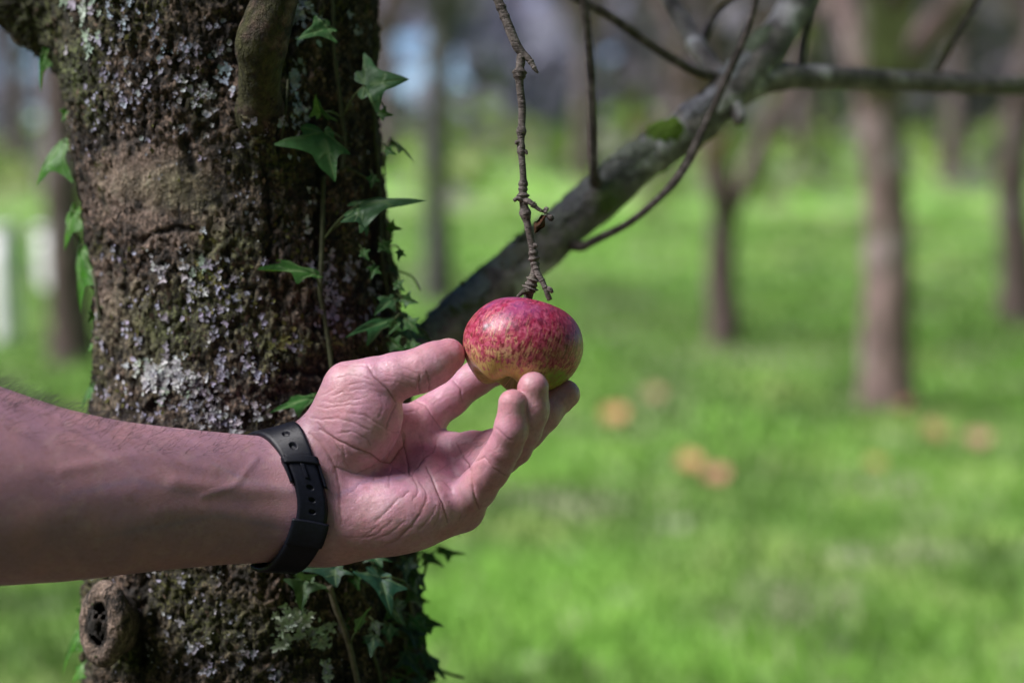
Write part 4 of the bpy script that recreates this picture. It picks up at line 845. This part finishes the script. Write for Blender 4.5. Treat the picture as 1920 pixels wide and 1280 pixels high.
# ================================================================== IVY ON THE TRUNK
IV = [(0, 0), (.10, -.10), (.26, -.15), (.44, -.06), (.40, .06), (.52, .13), (.74, .20), (1.0, .30), (.74, .37), (.50, .42), (.33, .50), (.27, .60), (.20, .74), (.10, .89), (0, 1.0)]
def ivy_leaf(base, tip, lt, rt, tone=(.045, .12, .03), curl=.12, seed=0):
    """base, tip and the two side-lobe tips as (px, py, mm towards camera)"""
    B, T = C(*base), C(*tip); e1 = T - B; L_, R__ = C(*lt), C(*rt); g = np.random.default_rng(seed)
    half = lambda e: [(x + g.normal() * .012, y + g.normal() * .012) if 0 < k < len(IV) - 1 else (x, y) for k, (x, y) in enumerate(IV)]
    eR = R__ - B - .30 * e1; eL = L_ - B - .30 * e1
    nrm = np.cross(eR, e1); nl_ = np.linalg.norm(nrm); nrm = nrm / (nl_ + 1e-9); nrm = nrm if nrm[2] > 0 else -nrm; size = np.linalg.norm(e1)
    hr = resample(np.array([(x, y, 0) for x, y in half(0)]), 34)[:, :2]; hl = resample(np.array([(x, y, 0) for x, y in half(1)]), 34)[:, :2]
    V = []; ve = []; F = []; K = 7
    veins = [np.array([(0, 0), (0, 1.)]), np.array([(0, 0), (1., .3)]), np.array([(0, 0), (.44, -.06)]), np.array([(0, .35), (.26, .6)]), np.array([(.4, .12), (.6, .38)])]
    for sgn, h, e in ((1, hr, eR), (-1, hl, eL)):
        o = len(V); n = len(h)
        for k in range(K):
            s = k / (K - 1)
            for x, y in h:
                X = x * s; Y = y if k else y; Y = (y * s + np.clip(y, 0, 1) * (1 - s))
                bendz = size * (curl * (-(Y - .35) ** 2 * 1.1) + .16 * abs(X) - .22 * X * X * (1 + curl)) + size * .018 * math.sin(9 * X + 7 * Y + seed)
                V.append(B + e * X + e1 * Y + nrm * bendz)
                d = min(polydist(np.array([[abs(X), Y]]), v_)[0] for v_ in veins); ve.append(math.exp(-(d / .022) ** 2))
        for k in range(K - 1):
            for j in range(n - 1): F.append((o + k * n + j, o + k * n + j + 1, o + (k + 1) * n + j + 1, o + (k + 1) * n + j))
    return np.array(V), F, np.array(ve), np.array(tone) * g.uniform(.85, 1.15)
LEAVES = [  # base, tip, left lobe tip, right lobe tip, tone, petiole start
 ((607, 248, -50), (628, 340, -44), (512, 266, -42), (658, 286, -48), (.055, .15, .045), (643, 262)),
 ((602, 212, -60), (590, 178, -54), (575, 222, -52), (632, 230, -55), (.04, .11, .04), (640, 220)),
 ((684, 160, -62), (766, 146, -60), (680, 95, -72), (706, 210, -58), (.05, .13, .055), (645, 215)),
 ((612, 52, -58), (556, 72, -50), (590, 25, -60), (632, 78, -52), (.05, .14, .045), (626, 60)),
 ((672, 383, -58), (797, 369, -52), (700, 366, -70), (672, 432, -50), (.045, .12, .05), (606, 450)),
 ((690, 395, -58), (638, 412, -50), (664, 385, -60), (690, 440, -50), (.035, .10, .045), (625, 430)),
 ((592, 515, -56), (482, 500, -46), (520, 478, -58), (560, 522, -42), (.04, .13, .025), (602, 548)),
 ((738, 560, -78), (700, 590, -70), (706, 553, -76), (742, 580, -72), (.05, .14, .055), (752, 575)),
 ((740, 598, -74), (648, 626, -60), (684, 596, -72), (690, 640, -58), (.035, .12, .04), (760, 590)),
 ((752, 592, -80), (782, 650, -78), (735, 640, -70), (790, 605, -90), (.03, .09, .05), (750, 580)),
 ((735, 258, -100), (783, 303, -98), (732, 272, -104), (752, 284, -92), (.09, .17, .05), (718, 300)),
 ((735, 500, -110), (752, 520, -108), (728, 508, -108), (748, 497, -112), (.03, .09, .045), (722, 490)),
 ((590, 745, -56), (505, 770, -44), (545, 738, -58), (560, 776, -44), (.04, .14, .03), (620, 740)),
 ((628, 1062, -52), (630, 1100, -44), (552, 1066, -48), (662, 1074, -46), (.03, .09, .06), (640, 1050)),
 ((570, 1088, -46), (562, 1145, -40), (528, 1082, -40), (612, 1098, -42), (.12, .22, .11), (622, 1110)),
 ((572, 1085, -44), (556, 1066, -40), (548, 1080, -42), (596, 1078, -40), (.10, .20, .09), (622, 1112)),
 ((714, 1082, -58), (733, 1150, -46), (660, 1068, -52), (764, 1100, -54), (.03, .11, .075), (760, 1090)),
 ((672, 1180, -50), (692, 1136, -44), (660, 1160, -46), (684, 1165, -46), (.16, .30, .13), (658, 1205)),
 ((828, 1030, -130), (876, 1038, -128), (820, 1020, -132), (840, 1052, -126), (.035, .11, .015), (800, 1045)),
 ((800, 1040, -120), (835, 1062, -116), (790, 1060, -116), (812, 1034, -122), (.05, .14, .02), (780, 1060)),
 ((780, 1075, -110), (800, 1105, -104), (770, 1095, -104), (800, 1075, -112), (.03, .07, .06), (770, 1065)),
 ((792, 1165, -112), (834, 1172, -108), (788, 1140, -116), (806, 1188, -104), (.03, .08, .06), (775, 1160)),
 ((772, 1180, -100), (782, 1215, -90), (745, 1172, -92), (800, 1185, -100), (.025, .06, .06), (770, 1160)),
 ((790, 1120, -120), (808, 1128, -118), (786, 1112, -120), (792, 1136, -116), (.10, .20, .03), (776, 1115)),
 ((795, 1225, -115), (838, 1272, -112), (790, 1255, -108), (828, 1236, -118), (.03, .09, .05), (780, 1210)),
 ((760, 1220, -96), (790, 1262, -90), (742, 1250, -86), (790, 1228, -98), (.03, .07, .05), (755, 1200)),
 ((700, 1040, -70), (716, 1062, -64), (680, 1052, -66), (735, 1050, -66), (.03, .10, .045), (720, 1030)),
 ((775, 620, -88), (808, 640, -90), (772, 640, -84), (795, 618, -92), (.025, .07, .04), (760, 610)),
 ((116, 262, -112), (62, 344, -108), (130, 340, -102), (84, 300, -114), (.045, .19, .008), (140, 290)),
 ((82, 100, -112), (70, 174, -110), (70, 110, -112), (94, 122, -108), (.045, .18, .01), (112, 110)),
 ((138, 395, -112), (116, 470, -108), (122, 402, -114), (160, 430, -104), (.06, .22, .01), (168, 450)),
 ((150, 465, -110), (144, 588, -104), (142, 476, -114), (188, 540, -98), (.05, .20, .012), (170, 440)),
 ((178, 640, -102), (164, 660, -100), (170, 640, -104), (184, 652, -98), (.06, .22, .01), (186, 635)),
 ((170, 722, -102), (150, 768, -100), (160, 736, -104), (180, 748, -96), (.04, .15, .02), (178, 715)),
 ((148, 1180, -112), (112, 1262, -108), (134, 1196, -114), (152, 1218, -104), (.05, .19, .01), (168, 1170)),
 ((168, 1238, -108), (132, 1276, -104), (140, 1248, -110), (178, 1290, -98), (.06, .22, .01), (180, 1230)),
]
_g = np.random.default_rng(23)
for k in range(22):                      # the thick tangle at the lower right of the trunk
    x, y = _g.uniform(700, 800), _g.uniform(1045, 1275); x = min(x, 762 + (y - 1045) * .16); sz = _g.uniform(26, 44); a = _g.uniform(-.6, .9) + math.pi / 2 * .7; z = -60 - (x - 690) * .5
    dx, dy = math.cos(a) * sz, math.sin(a) * sz; sx, sy = -dy * .62, dx * .62
    LEAVES.append(((x, y, z), (x + dx, y + dy, z + _g.uniform(2, 9)), (x + dx * .25 + sx, y + dy * .25 + sy, z + _g.uniform(-4, 6)), (x + dx * .25 - sx, y + dy * .25 - sy, z + _g.uniform(-4, 6)), (_g.uniform(.015, .04), _g.uniform(.05, .11), _g.uniform(.03, .06)), (min(735, x - 12), y - 12)))
for x, y, sz, a in [(712, 212, 26, .2), (716, 455, 30, .9), (732, 640, 34, .6), (706, 700, 34, 1.2), (650, 735, 30, 2.0), (664, 1075, 34, 1.3), (640, 1160, 26, .9), (752, 470, 20, 1.9), (724, 280, 22, .5), (728, 425, 26, .2), (742, 530, 24, .8), (756, 560, 30, .3), (764, 600, 34, .9), (770, 640, 30, 1.4), (744, 605, 28, 2.2), (700, 330, 24, 1.8), (704, 500, 26, 2.0), (680, 470, 22, 1.0), (182, 585, 26, 2.2), (172, 800, 24, 2.0), (160, 1140, 30, 1.9), (126, 205, 26, 2.0)]:
    z = -112 if x < 200 else -70; dx, dy = math.cos(a) * sz, math.sin(a) * sz; sx, sy = -dy * .6, dx * .6
    LEAVES.append(((x, y, z), (x + dx, y + dy, z + 4), (x + dx * .25 + sx, y + dy * .25 + sy, z + 3), (x + dx * .25 - sx, y + dy * .25 - sy, z + 3), (.04, .13, .03) if x > 200 else (.05, .19, .01), (min(735, x - 8) if x > 200 else x + 14, y - 8)))
VINES = [([(622, -30), (624, 30), (626, 95), (634, 160), (640, 215), (646, 272), (640, 320)], 1.5), ([(606, 330), (605, 390), (604, 450), (602, 500), (600, 545), (606, 580), (614, 630), (622, 690), (628, 760)], 1.6),
         ([(700, 190), (703, 260), (708, 320), (712, 400), (714, 470), (722, 530), (734, 580), (748, 640), (760, 700)], 1.7), ([(718, 330), (722, 420), (728, 500), (742, 560), (758, 620), (768, 700)], 1.2), ([(618, 1098), (628, 1135), (642, 1170), (656, 1215), (664, 1250), (674, 1300)], 2.0),
         ([(684, 1195), (698, 1225), (710, 1260), (716, 1300)], 1.4), ([(758, 1090), (768, 1130), (774, 1175), (772, 1210)], 2.0), ([(690, 1100), (676, 1090), (640, 1070)], 1.0), ([(540, 150), (536, 200), (528, 260)], .8), ([(132, 420), (160, 470), (176, 520), (188, 600)], 1.1), ([(770, 1180), (800, 1240), (830, 1258), (870, 1270)], 1.1), ([(560, 270), (680, 330), (712, 355)], .9)]
ivy = empty('ivy_vine', toW(ray_trunk(700, 1290))); tag(ivy, 'climbing ivy with dark green lobed leaves on the near apple trunk', 'ivy')
for L, r in VINES:
    pts = np.array([ray_trunk(x, y, r * .9 + 1.0) for x, y in L])
    v, f = tube(pts, [r * .82] * len(pts), 60, 9, .18, .3, int(L[0][0])); mb = MB(); mb.add(toW(v), f, ctone=(.075, .085, .04) if r < 1.9 else (.17, .15, .10)); mb.build('stem', M_STEM, ivy)
for k, (b, t, l, r, tone, pet) in enumerate(LEAVES):
    v, f, ve, tn = ivy_leaf(b, t, l, r, tone, .14 + .05 * (k % 3), k); mb = MB(); mb.add(toW(v), f, vein=ve, ctone=tn); lf = mb.build('leaf', M_LEAF, ivy)
    p0 = ray_trunk(pet[0], pet[1], 1.5) if 170 < pet[0] < 740 else C(pet[0], pet[1], b[2] - 6); p2 = C(*b); mid = (p0 + p2) / 2 + np.array([0, 1.5, 3.])
    v, f = tube(np.array([p0, mid, p2]), [.55, .5, .5], 12, 6); mb = MB(); mb.add(toW(v), f, ctone=(.09, .13, .045)); mb.build('petiole', M_STEM, lf)
for L, r in [([(722, 330, -104), (722, 300, -102), (735, 262, -100)], .5), ([(738, 505, -110), (760, 512, -112), (776, 522, -112), (788, 545, -112)], .5), ([(724, 462, -104), (736, 488, -108), (745, 505, -110)], .7), ([(782, 615, -90), (796, 622, -92), (806, 640, -92), (800, 660, -92)], .8), ([(700, 200, -70), (712, 190, -66), (724, 208, -66)], .4), ([(785, 1190, -106), (800, 1220, -104), (806, 1240, -104)], .5),
             ([(770, 1045, -104), (790, 1035, -108), (800, 1050, -110), (796, 1075, -110)], .7), ([(800, 1052, -112), (820, 1056, -114), (832, 1062, -116)], .5)]:
    v, f = tube(CL(L), [r] * len(L), 24, 6); mb = MB(); mb.add(toW(v), f, ctone=(.06, .10, .03)); mb.build('tendril', M_STEM, ivy)
# ================================================================== GROUND, ORCHARD AND WOODLAND BEYOND
gx = np.concatenate([-np.geomspace(120, 3.4, 40), np.linspace(-3.3, 3.3, 61), np.geomspace(3.4, 120, 40)]); gy = np.concatenate([np.linspace(-14, -3.2, 12), np.linspace(-3, 4, 70), 4 + np.geomspace(.12, 150, 80)])
GX, GY = np.meshgrid(gx, gy, indexing='ij')
def gz(x, y): return np.maximum(0, np.hypot(x, y) - 13) * .036 * np.clip((x + 12) / 10, .25, 1) + .05 * fbm(np.stack([x / 2.2, y / 2.2, 0 * x], -1).reshape(-1, 3), 2, 71).reshape(np.shape(x)) * np.clip((np.hypot(x, y) - 1.2) / 2, 0, 1)
GZ = gz(GX, GY); nyg = len(gy)
Fg = [(i * nyg + j, (i + 1) * nyg + j, (i + 1) * nyg + j + 1, i * nyg + j + 1) for i in range(len(gx) - 1) for j in range(nyg - 1)]
tag(mk('ground', np.stack([GX.ravel(), GY.ravel(), GZ.ravel()], 1), np.array(Fg), M_GROUND, None, (0, 0, 0), attrs={'added_soil': (sstep(3.3, 2.5, np.hypot(GX, GY - .3) + .35 * fbm(np.stack([GX / .5, GY / .5, 0 * GX], -1).reshape(-1, 3), 3, 72).reshape(GX.shape))).ravel()}), kind='structure')  # dark ground near the tree, unseen, added to cut the green bounce
# grass blades over the part of the orchard floor the picture covers
gb = []; gf = []; gc = []
NB = 60000
yy = 2.0 + 16 * RNG.random(NB) ** 1.7; xx = (RNG.random(NB) - .5) * 2 * (.40 * yy + .4)
zz = gz(xx, yy); hh = RNG.uniform(.02, .06, NB) * (1 + .03 * yy); an = RNG.uniform(0, 6.28, NB); wd = .004 * (1 + .12 * yy); ln = RNG.uniform(.2, 1.0, NB); la = RNG.uniform(0, 6.28, NB)
P0 = np.stack([xx - np.cos(an) * wd, yy - np.sin(an) * wd, zz - .004], 1); P1 = np.stack([xx + np.cos(an) * wd, yy + np.sin(an) * wd, zz - .004], 1)
M0 = P0 * .5 + P1 * .5 + np.stack([np.cos(la) * ln * hh * .35, np.sin(la) * ln * hh * .35, hh * .65], 1); sdx = np.stack([np.cos(an) * wd * .8, np.sin(an) * wd * .8, 0 * wd], 1)
T0 = np.stack([xx + np.cos(la) * ln * hh, yy + np.sin(la) * ln * hh, zz + hh], 1)
GV = np.stack([P0, P1, M0 + sdx, M0 - sdx, T0], 1).reshape(-1, 3); k5 = np.arange(NB) * 5
GF = [tuple(q) for q in np.stack([k5, k5 + 1, k5 + 2, k5 + 3], 1)] + [tuple(q) for q in np.stack([k5 + 3, k5 + 2, k5 + 4], 1)]
nn_ = fbm(np.stack([xx / .8, yy / .8, 0 * xx], 1), 3, 77); mixv = sstep(-.3, .35, nn_ + .12 * RNG.normal(size=NB)); dry = RNG.random(NB) < .06
gcol = np.array([.07, .15, .022]) + (np.array([.20, .385, .065]) - np.array([.07, .15, .022])) * mixv[:, None]; gcol[dry] = (.42, .43, .26); gcol *= RNG.uniform(.75, 1.2, NB)[:, None]
tag(mk('grass', GV, GF, M_GRASS, None, (0, 4, 0), cols={'ctone': np.repeat(gcol, 5, 0)}), kind='stuff')
# fallen leaves: orange ones that show, each a thing of its own
def leaf_mesh(L, W, g):
    n, m = 9, 5; V = []
    for i in range(n):
        u = i / (n - 1); ww = W * math.sin(math.pi * min(1, u * .93 + .05)) ** .8
        for j in range(m):
            v = j / (m - 1) - .5; V.append(((u - .5) * L, v * ww, .25 * L * (u - .5) ** 2 * 2 + .5 * abs(v) * ww * .6 + .02 * L * math.sin(5 * u + 4 * v)))
    return np.array(V), [(i * m + j, (i + 1) * m + j, (i + 1) * m + j + 1, i * m + j + 1) for i in range(n - 1) for j in range(m - 1)]
ORL = [(1150, 812, 'broad orange leaf lying on the grass, leftmost of the fallen ones right of the hand', 1.2), (1225, 768, 'faint orange leaf on the far grass above the broad leftmost leaf', .8), (1292, 900, 'yellow orange leaf touching a pinkish one on the grass, the left of the pair', 1.15), (1341, 922, 'pinkish orange leaf touching a yellower one, the right of the pair on the grass', 1.15), (1640, 893, 'small ochre leaf on the grass below the thick bare trunk', .75),
       (1750, 833, 'upright brownish orange leaf on the grass right of the thick bare trunk', 1.0), (1830, 842, 'dull orange leaf on the grass nearest the right edge of the picture', 1.1), (1690, 772, 'red orange leaf lying against the foot of the thick bare trunk', .7)]
for k, (x, y, lab_, s) in enumerate(ORL):
    p = ground_at(x, y); g = np.random.default_rng(k); d = np.linalg.norm(p - CAM); v, f = leaf_mesh(.08 * s * max(.8, d / 5), .066 * s * max(.8, d / 5), g); a = g.uniform(0, 6.28); tl = g.uniform(.3, .7)
    rot = np.array(Matrix.Rotation(a, 3, 'Z')) @ np.eye(3); v = v @ rot.T; rt = np.array(Matrix.Rotation(tl, 3, 'X')); v = v @ rt.T; v[:, 2] -= v[:, 2].min(); p[2] = gz(np.array([p[0]]), np.array([p[1]]))[0] + .03
    c = [(.58, .30, .15), (.42, .28, .16), (.62, .35, .17), (.56, .27, .19), (.40, .28, .10), (.36, .22, .11), (.44, .26, .18), (.38, .18, .11)][k]
    mb = MB(); mb.add(v + p, f, ctone=c); tag(mb.build('fallen_leaf', M_FALLEN, None, p), lab_, 'leaf', 'orange leaves fallen on the grass')
# orchard trees
def tree_far(px_, py_, r, fork, lean, label, seed, mat=M_FAR, h=5.0, nl=4, group='orchard trees in the meadow', dist=None, crown=True):
    g = np.random.default_rng(seed); b = ground_at(px_, py_) if dist is None else np.array([(px_ - 960) / FPX * dist, dist, 0.])
    b[2] = gz(np.array([b[0]]), np.array([b[1]]))[0] - .05
    t = empty('orchard_tree', b); tag(t, label, 'tree', group)
    top = b + np.array([lean * fork, g.uniform(-.1, .1), fork])
    pts = [b + (0, 0, -.1), b + (lean * fork * .2, 0, fork * .2), b + (lean * fork * .55 + g.normal() * .03, 0, fork * .55), top]
    v, f = tube(np.array(pts), [r * 1.5, r * 1.12, r, r * .9], 30, 12, .18, .3, seed); mk('trunk', v, f, mat, t)
    ends = []
    for k in range(nl):
        a = 2 * math.pi * k / nl + g.uniform(-.4, .4) + .3; sp = g.uniform(.35, .75); L = (h - fork) * g.uniform(.75, 1.05); q = [top - (0, 0, .12)]
        for s in (.3, .65, 1.0): q.append(top + np.array([math.cos(a) * sp * L * s + g.normal() * .1, math.sin(a) * sp * L * s + g.normal() * .1, L * s * (.9 - .15 * s)]))
        v, f = tube(np.array(q), [r * .72, r * .55, r * .36, r * .12], 20, 8, .14, .3, seed + k); mk('limb', v, f, mat, t); ends.append(q)
    if crown:
        cm = MB()
        for q in ends:
            for _ in range(26):
                s = g.uniform(.25, 1.0); i = min(2, int(s * 3)); p = q[i] + (q[i + 1] - q[i]) * (s * 3 - i); d = g.normal(size=3) * (.6, .6, .35) + (0, 0, .15); L = g.uniform(.4, 1.1); m = p + d * L * .5 + g.normal(size=3) * .06; e = p + d * L
                v, f = tube(np.array([p, m, e]), [r * .14, r * .09, r * .04], 5, 4, capend=False); cm.add(v, f, ctone=np.array((.10, .09, .095)) * g.uniform(.7, 1.3))
                for _ in range(2):
                    e2 = m + g.normal(size=3) * .35 * L; v, f = tube(np.array([m, (m + e2) / 2 + .03, e2]), [r * .06, r * .05, r * .02], 4, 3, capend=False); cm.add(v, f, ctone=np.array((.10, .09, .095)) * g.uniform(.7, 1.3))
                for _ in range(2):
                    c = e + g.normal(size=3) * .12; u_ = g.normal(size=3) * .05; w_ = g.normal(size=3) * .04; cm.add(np.array([c - u_, c + w_, c + u_, c - w_]), [(0, 1, 2, 3)], ctone=np.array([(.11, .10, .04), (.13, .09, .05), (.08, .10, .03)][g.integers(3)]) * g.uniform(.7, 1.3))
        cm.build('crown', M_WOOD, t)
    return t
tree_far(1668, 762, .105, 1.5, -.07, 'thick pinkish grey bare trunk under the horizontal branch, foot in the grass', 1, M_FARP, h=4.6)
tree_far(1357, 655, .082, .84, -.02, 'slim dark forked trunk in the meadow between the apple and the thick pinkish trunk', 2, h=4.4, nl=3)
tree_far(1905, 606, .10, 1.9, .01, 'dark trunk cut by the right edge of the picture', 3, h=4.8)
tree_far(138, 668, .105, 1.9, -.01, 'brown trunk beyond the ivy leaves at the left of the near tree', 4, h=4.8)
tree_far(818, 566, .085, 2.0, .03, 'thin dark trunk seen just right of the near trunk', 5, M_FARG, h=5.0)
FT = [(1090, 24, .15, 'faint far tree between the hanging twig and the fork of the diagonal branch'), (1250, 21, .13, 'faint far tree close left of the slim dark forked trunk'), (1500, 28, .16, 'faint far tree between the forked trunk and the thick pinkish trunk'), (1780, 23, .15, 'faint far tree between the thick pinkish trunk and the right edge'),
      (722, 27, .16, 'faint far tree half hidden by the right side of the near trunk'), (40, 30, .17, 'faint far tree above the white gate pillars at the left edge')]
for k, (x, d, r, lb_) in enumerate(FT):
    tree_far(x, 0, r, 2.2, .02, lb_, 20 + k, h=6.5, dist=d, group='bare trees along the far edge')
# woodland belt: far twigs, stems and undergrowth that read as one grey brown mass
wv = []; wf = []; wc = []
def addq(c, u, v, col):
    k = len(wv); wv.extend([c - u - v, c + u - v, c + u + v, c - u + v]); wf.append((k, k + 1, k + 2, k + 3)); wc.extend([col] * 4)
g = np.random.default_rng(5)
N_W = 14500
for _ in range(N_W):
    d = g.uniform(34, 62); pxx = g.uniform(-900, 2900); x = (pxx - 960) / FPX * d; z = g.uniform(-.2, 9.0) * (1 if g.random() < .5 else .45)
    py_est = 640 - FPX * math.tan(math.atan2(z - CAM[2], d) + R_(PITCH)) if False else 640 - FPX * (math.tan(math.atan((z - CAM[2]) / d) + R_(PITCH)))
    if any(((pxx - a) / c) ** 2 + ((py_est - b) / e) ** 2 < 1 and g.random() < q for a, b, c, e, q in ((785, 205, 90, 80, .84), (800, 258, 45, 42, .9), (892, 150, 34, 34, .85), (770, 190, 40, 40, .5), (730, 120, 50, 40, .7), (905, 240, 50, 30, .7), (40, 420, 120, 60, .9), (40, 270, 90, 70, .85), (60, 110, 90, 90, .75), (1010, 60, 60, 50, .4), (1300, 60, 70, 50, .3))): continue
    if pxx < 700 and g.random() < .20: continue
    s = g.uniform(.15, .55); u = g.normal(size=3); u /= np.linalg.norm(u); v = np.cross(u, g.normal(size=3)); v /= np.linalg.norm(v)
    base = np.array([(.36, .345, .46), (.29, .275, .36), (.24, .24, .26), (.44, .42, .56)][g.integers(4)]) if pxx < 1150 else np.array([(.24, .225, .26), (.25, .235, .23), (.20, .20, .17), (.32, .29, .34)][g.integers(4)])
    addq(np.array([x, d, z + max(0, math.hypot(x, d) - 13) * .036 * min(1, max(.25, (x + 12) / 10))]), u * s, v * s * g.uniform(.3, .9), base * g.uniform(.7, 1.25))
for _ in range(9000):                     # unseen belt added right and behind the viewer to cut fill light
    a = g.uniform(R_(-205), R_(18)); d = g.uniform(10, 20); s = g.uniform(.3, .8); u = g.normal(size=3); u /= np.linalg.norm(u); v = np.cross(u, g.normal(size=3)); v /= np.linalg.norm(v)
    if math.cos(a) * d > -20 and abs(math.atan2(d * math.cos(a), d * math.sin(a) - 0)) < .62 and math.sin(a) > 0: continue
    addq(np.array([d * math.cos(a), d * math.sin(a), g.uniform(0, 8.5)]), u * s, v * s * .7, np.array((.07, .075, .045)) * g.uniform(.7, 1.3))
for _ in range(9000):                     # scrub and rank grass that softens the edge of the meadow
    d = g.uniform(17, 38) ; pxx = g.uniform(-500, 2500); x = (pxx - 960) / FPX * d
    if g.random() > .55 * (d - 17) / 18: continue
    zg = max(0, math.hypot(x, d) - 13) * .036 * min(1, max(.25, (x + 12) / 10)); s = g.uniform(.06, .22); u = g.normal(size=3); u /= np.linalg.norm(u); v = np.cross(u, g.normal(size=3)); v /= np.linalg.norm(v)
    addq(np.array([x, d, zg + g.exponential(.10 + .008 * (d - 15))]), u * s, v * s * .7, np.array([(.20, .30, .07), (.22, .25, .11), (.25, .24, .22), (.16, .27, .05)][g.integers(4)]) * g.uniform(.7, 1.3))
for _ in range(70):                      # stems
    d = g.uniform(33, 60); pxx = g.uniform(-900, 2900); x = (pxx - 960) / FPX * d
    if 700 < pxx < 890: continue
    r = g.uniform(.06, .2); v, f = tube(np.array([(x, d, -.1), (x + g.normal() * .3, d, 4), (x + g.normal() * .8, d + g.normal() * .5, 10)]), [r, r * .8, r * .4], 8, 6, capend=False)
    k = len(wv); wv.extend(list(v)); wf.extend([tuple(i + k for i in q) for q in f]); wc.extend([np.array((.13, .11, .115)) * g.uniform(.7, 1.3)] * len(v))
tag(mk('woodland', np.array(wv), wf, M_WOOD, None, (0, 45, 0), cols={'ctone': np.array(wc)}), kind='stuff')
# two whitewashed gate pillars beyond the orchard at the far left
def pillar(x0, x1, ytop, ybot, label):
    b = ground_at((x0 + x1) / 2, ybot); dd = np.linalg.norm((b - CAM) * (1, 1, 0)); w_ = (x1 - x0) / FPX * dd; hgt = (ybot - ytop) / FPX * dd
    t = empty('gate_pillar', b); tag(t, label, 'pillar', 'whitewashed gate pillars at the far left')
    rz_ = np.array(Matrix.Rotation(R_(-32), 3, 'Z')).T; v, f = case_box((0, 0), w_ / 2.6, w_ / 2.6, -.05, hgt, w_ * .08); v = v @ rz_; mk('shaft', v + b, f, M_WHITE, t)
    v, f = case_box((0, 0), w_ * .47, w_ * .47, hgt + .002, hgt + w_ * .22, w_ * .08); v = v @ rz_; mk('capstone', v + b, f, M_WHITE, t)
pillar(-14, 36, 445, 640, 'taller whitewashed gate pillar at the left edge of the meadow')
pillar(74, 116, 440, 540, 'shorter whitewashed gate pillar between the left edge and the near trunk')
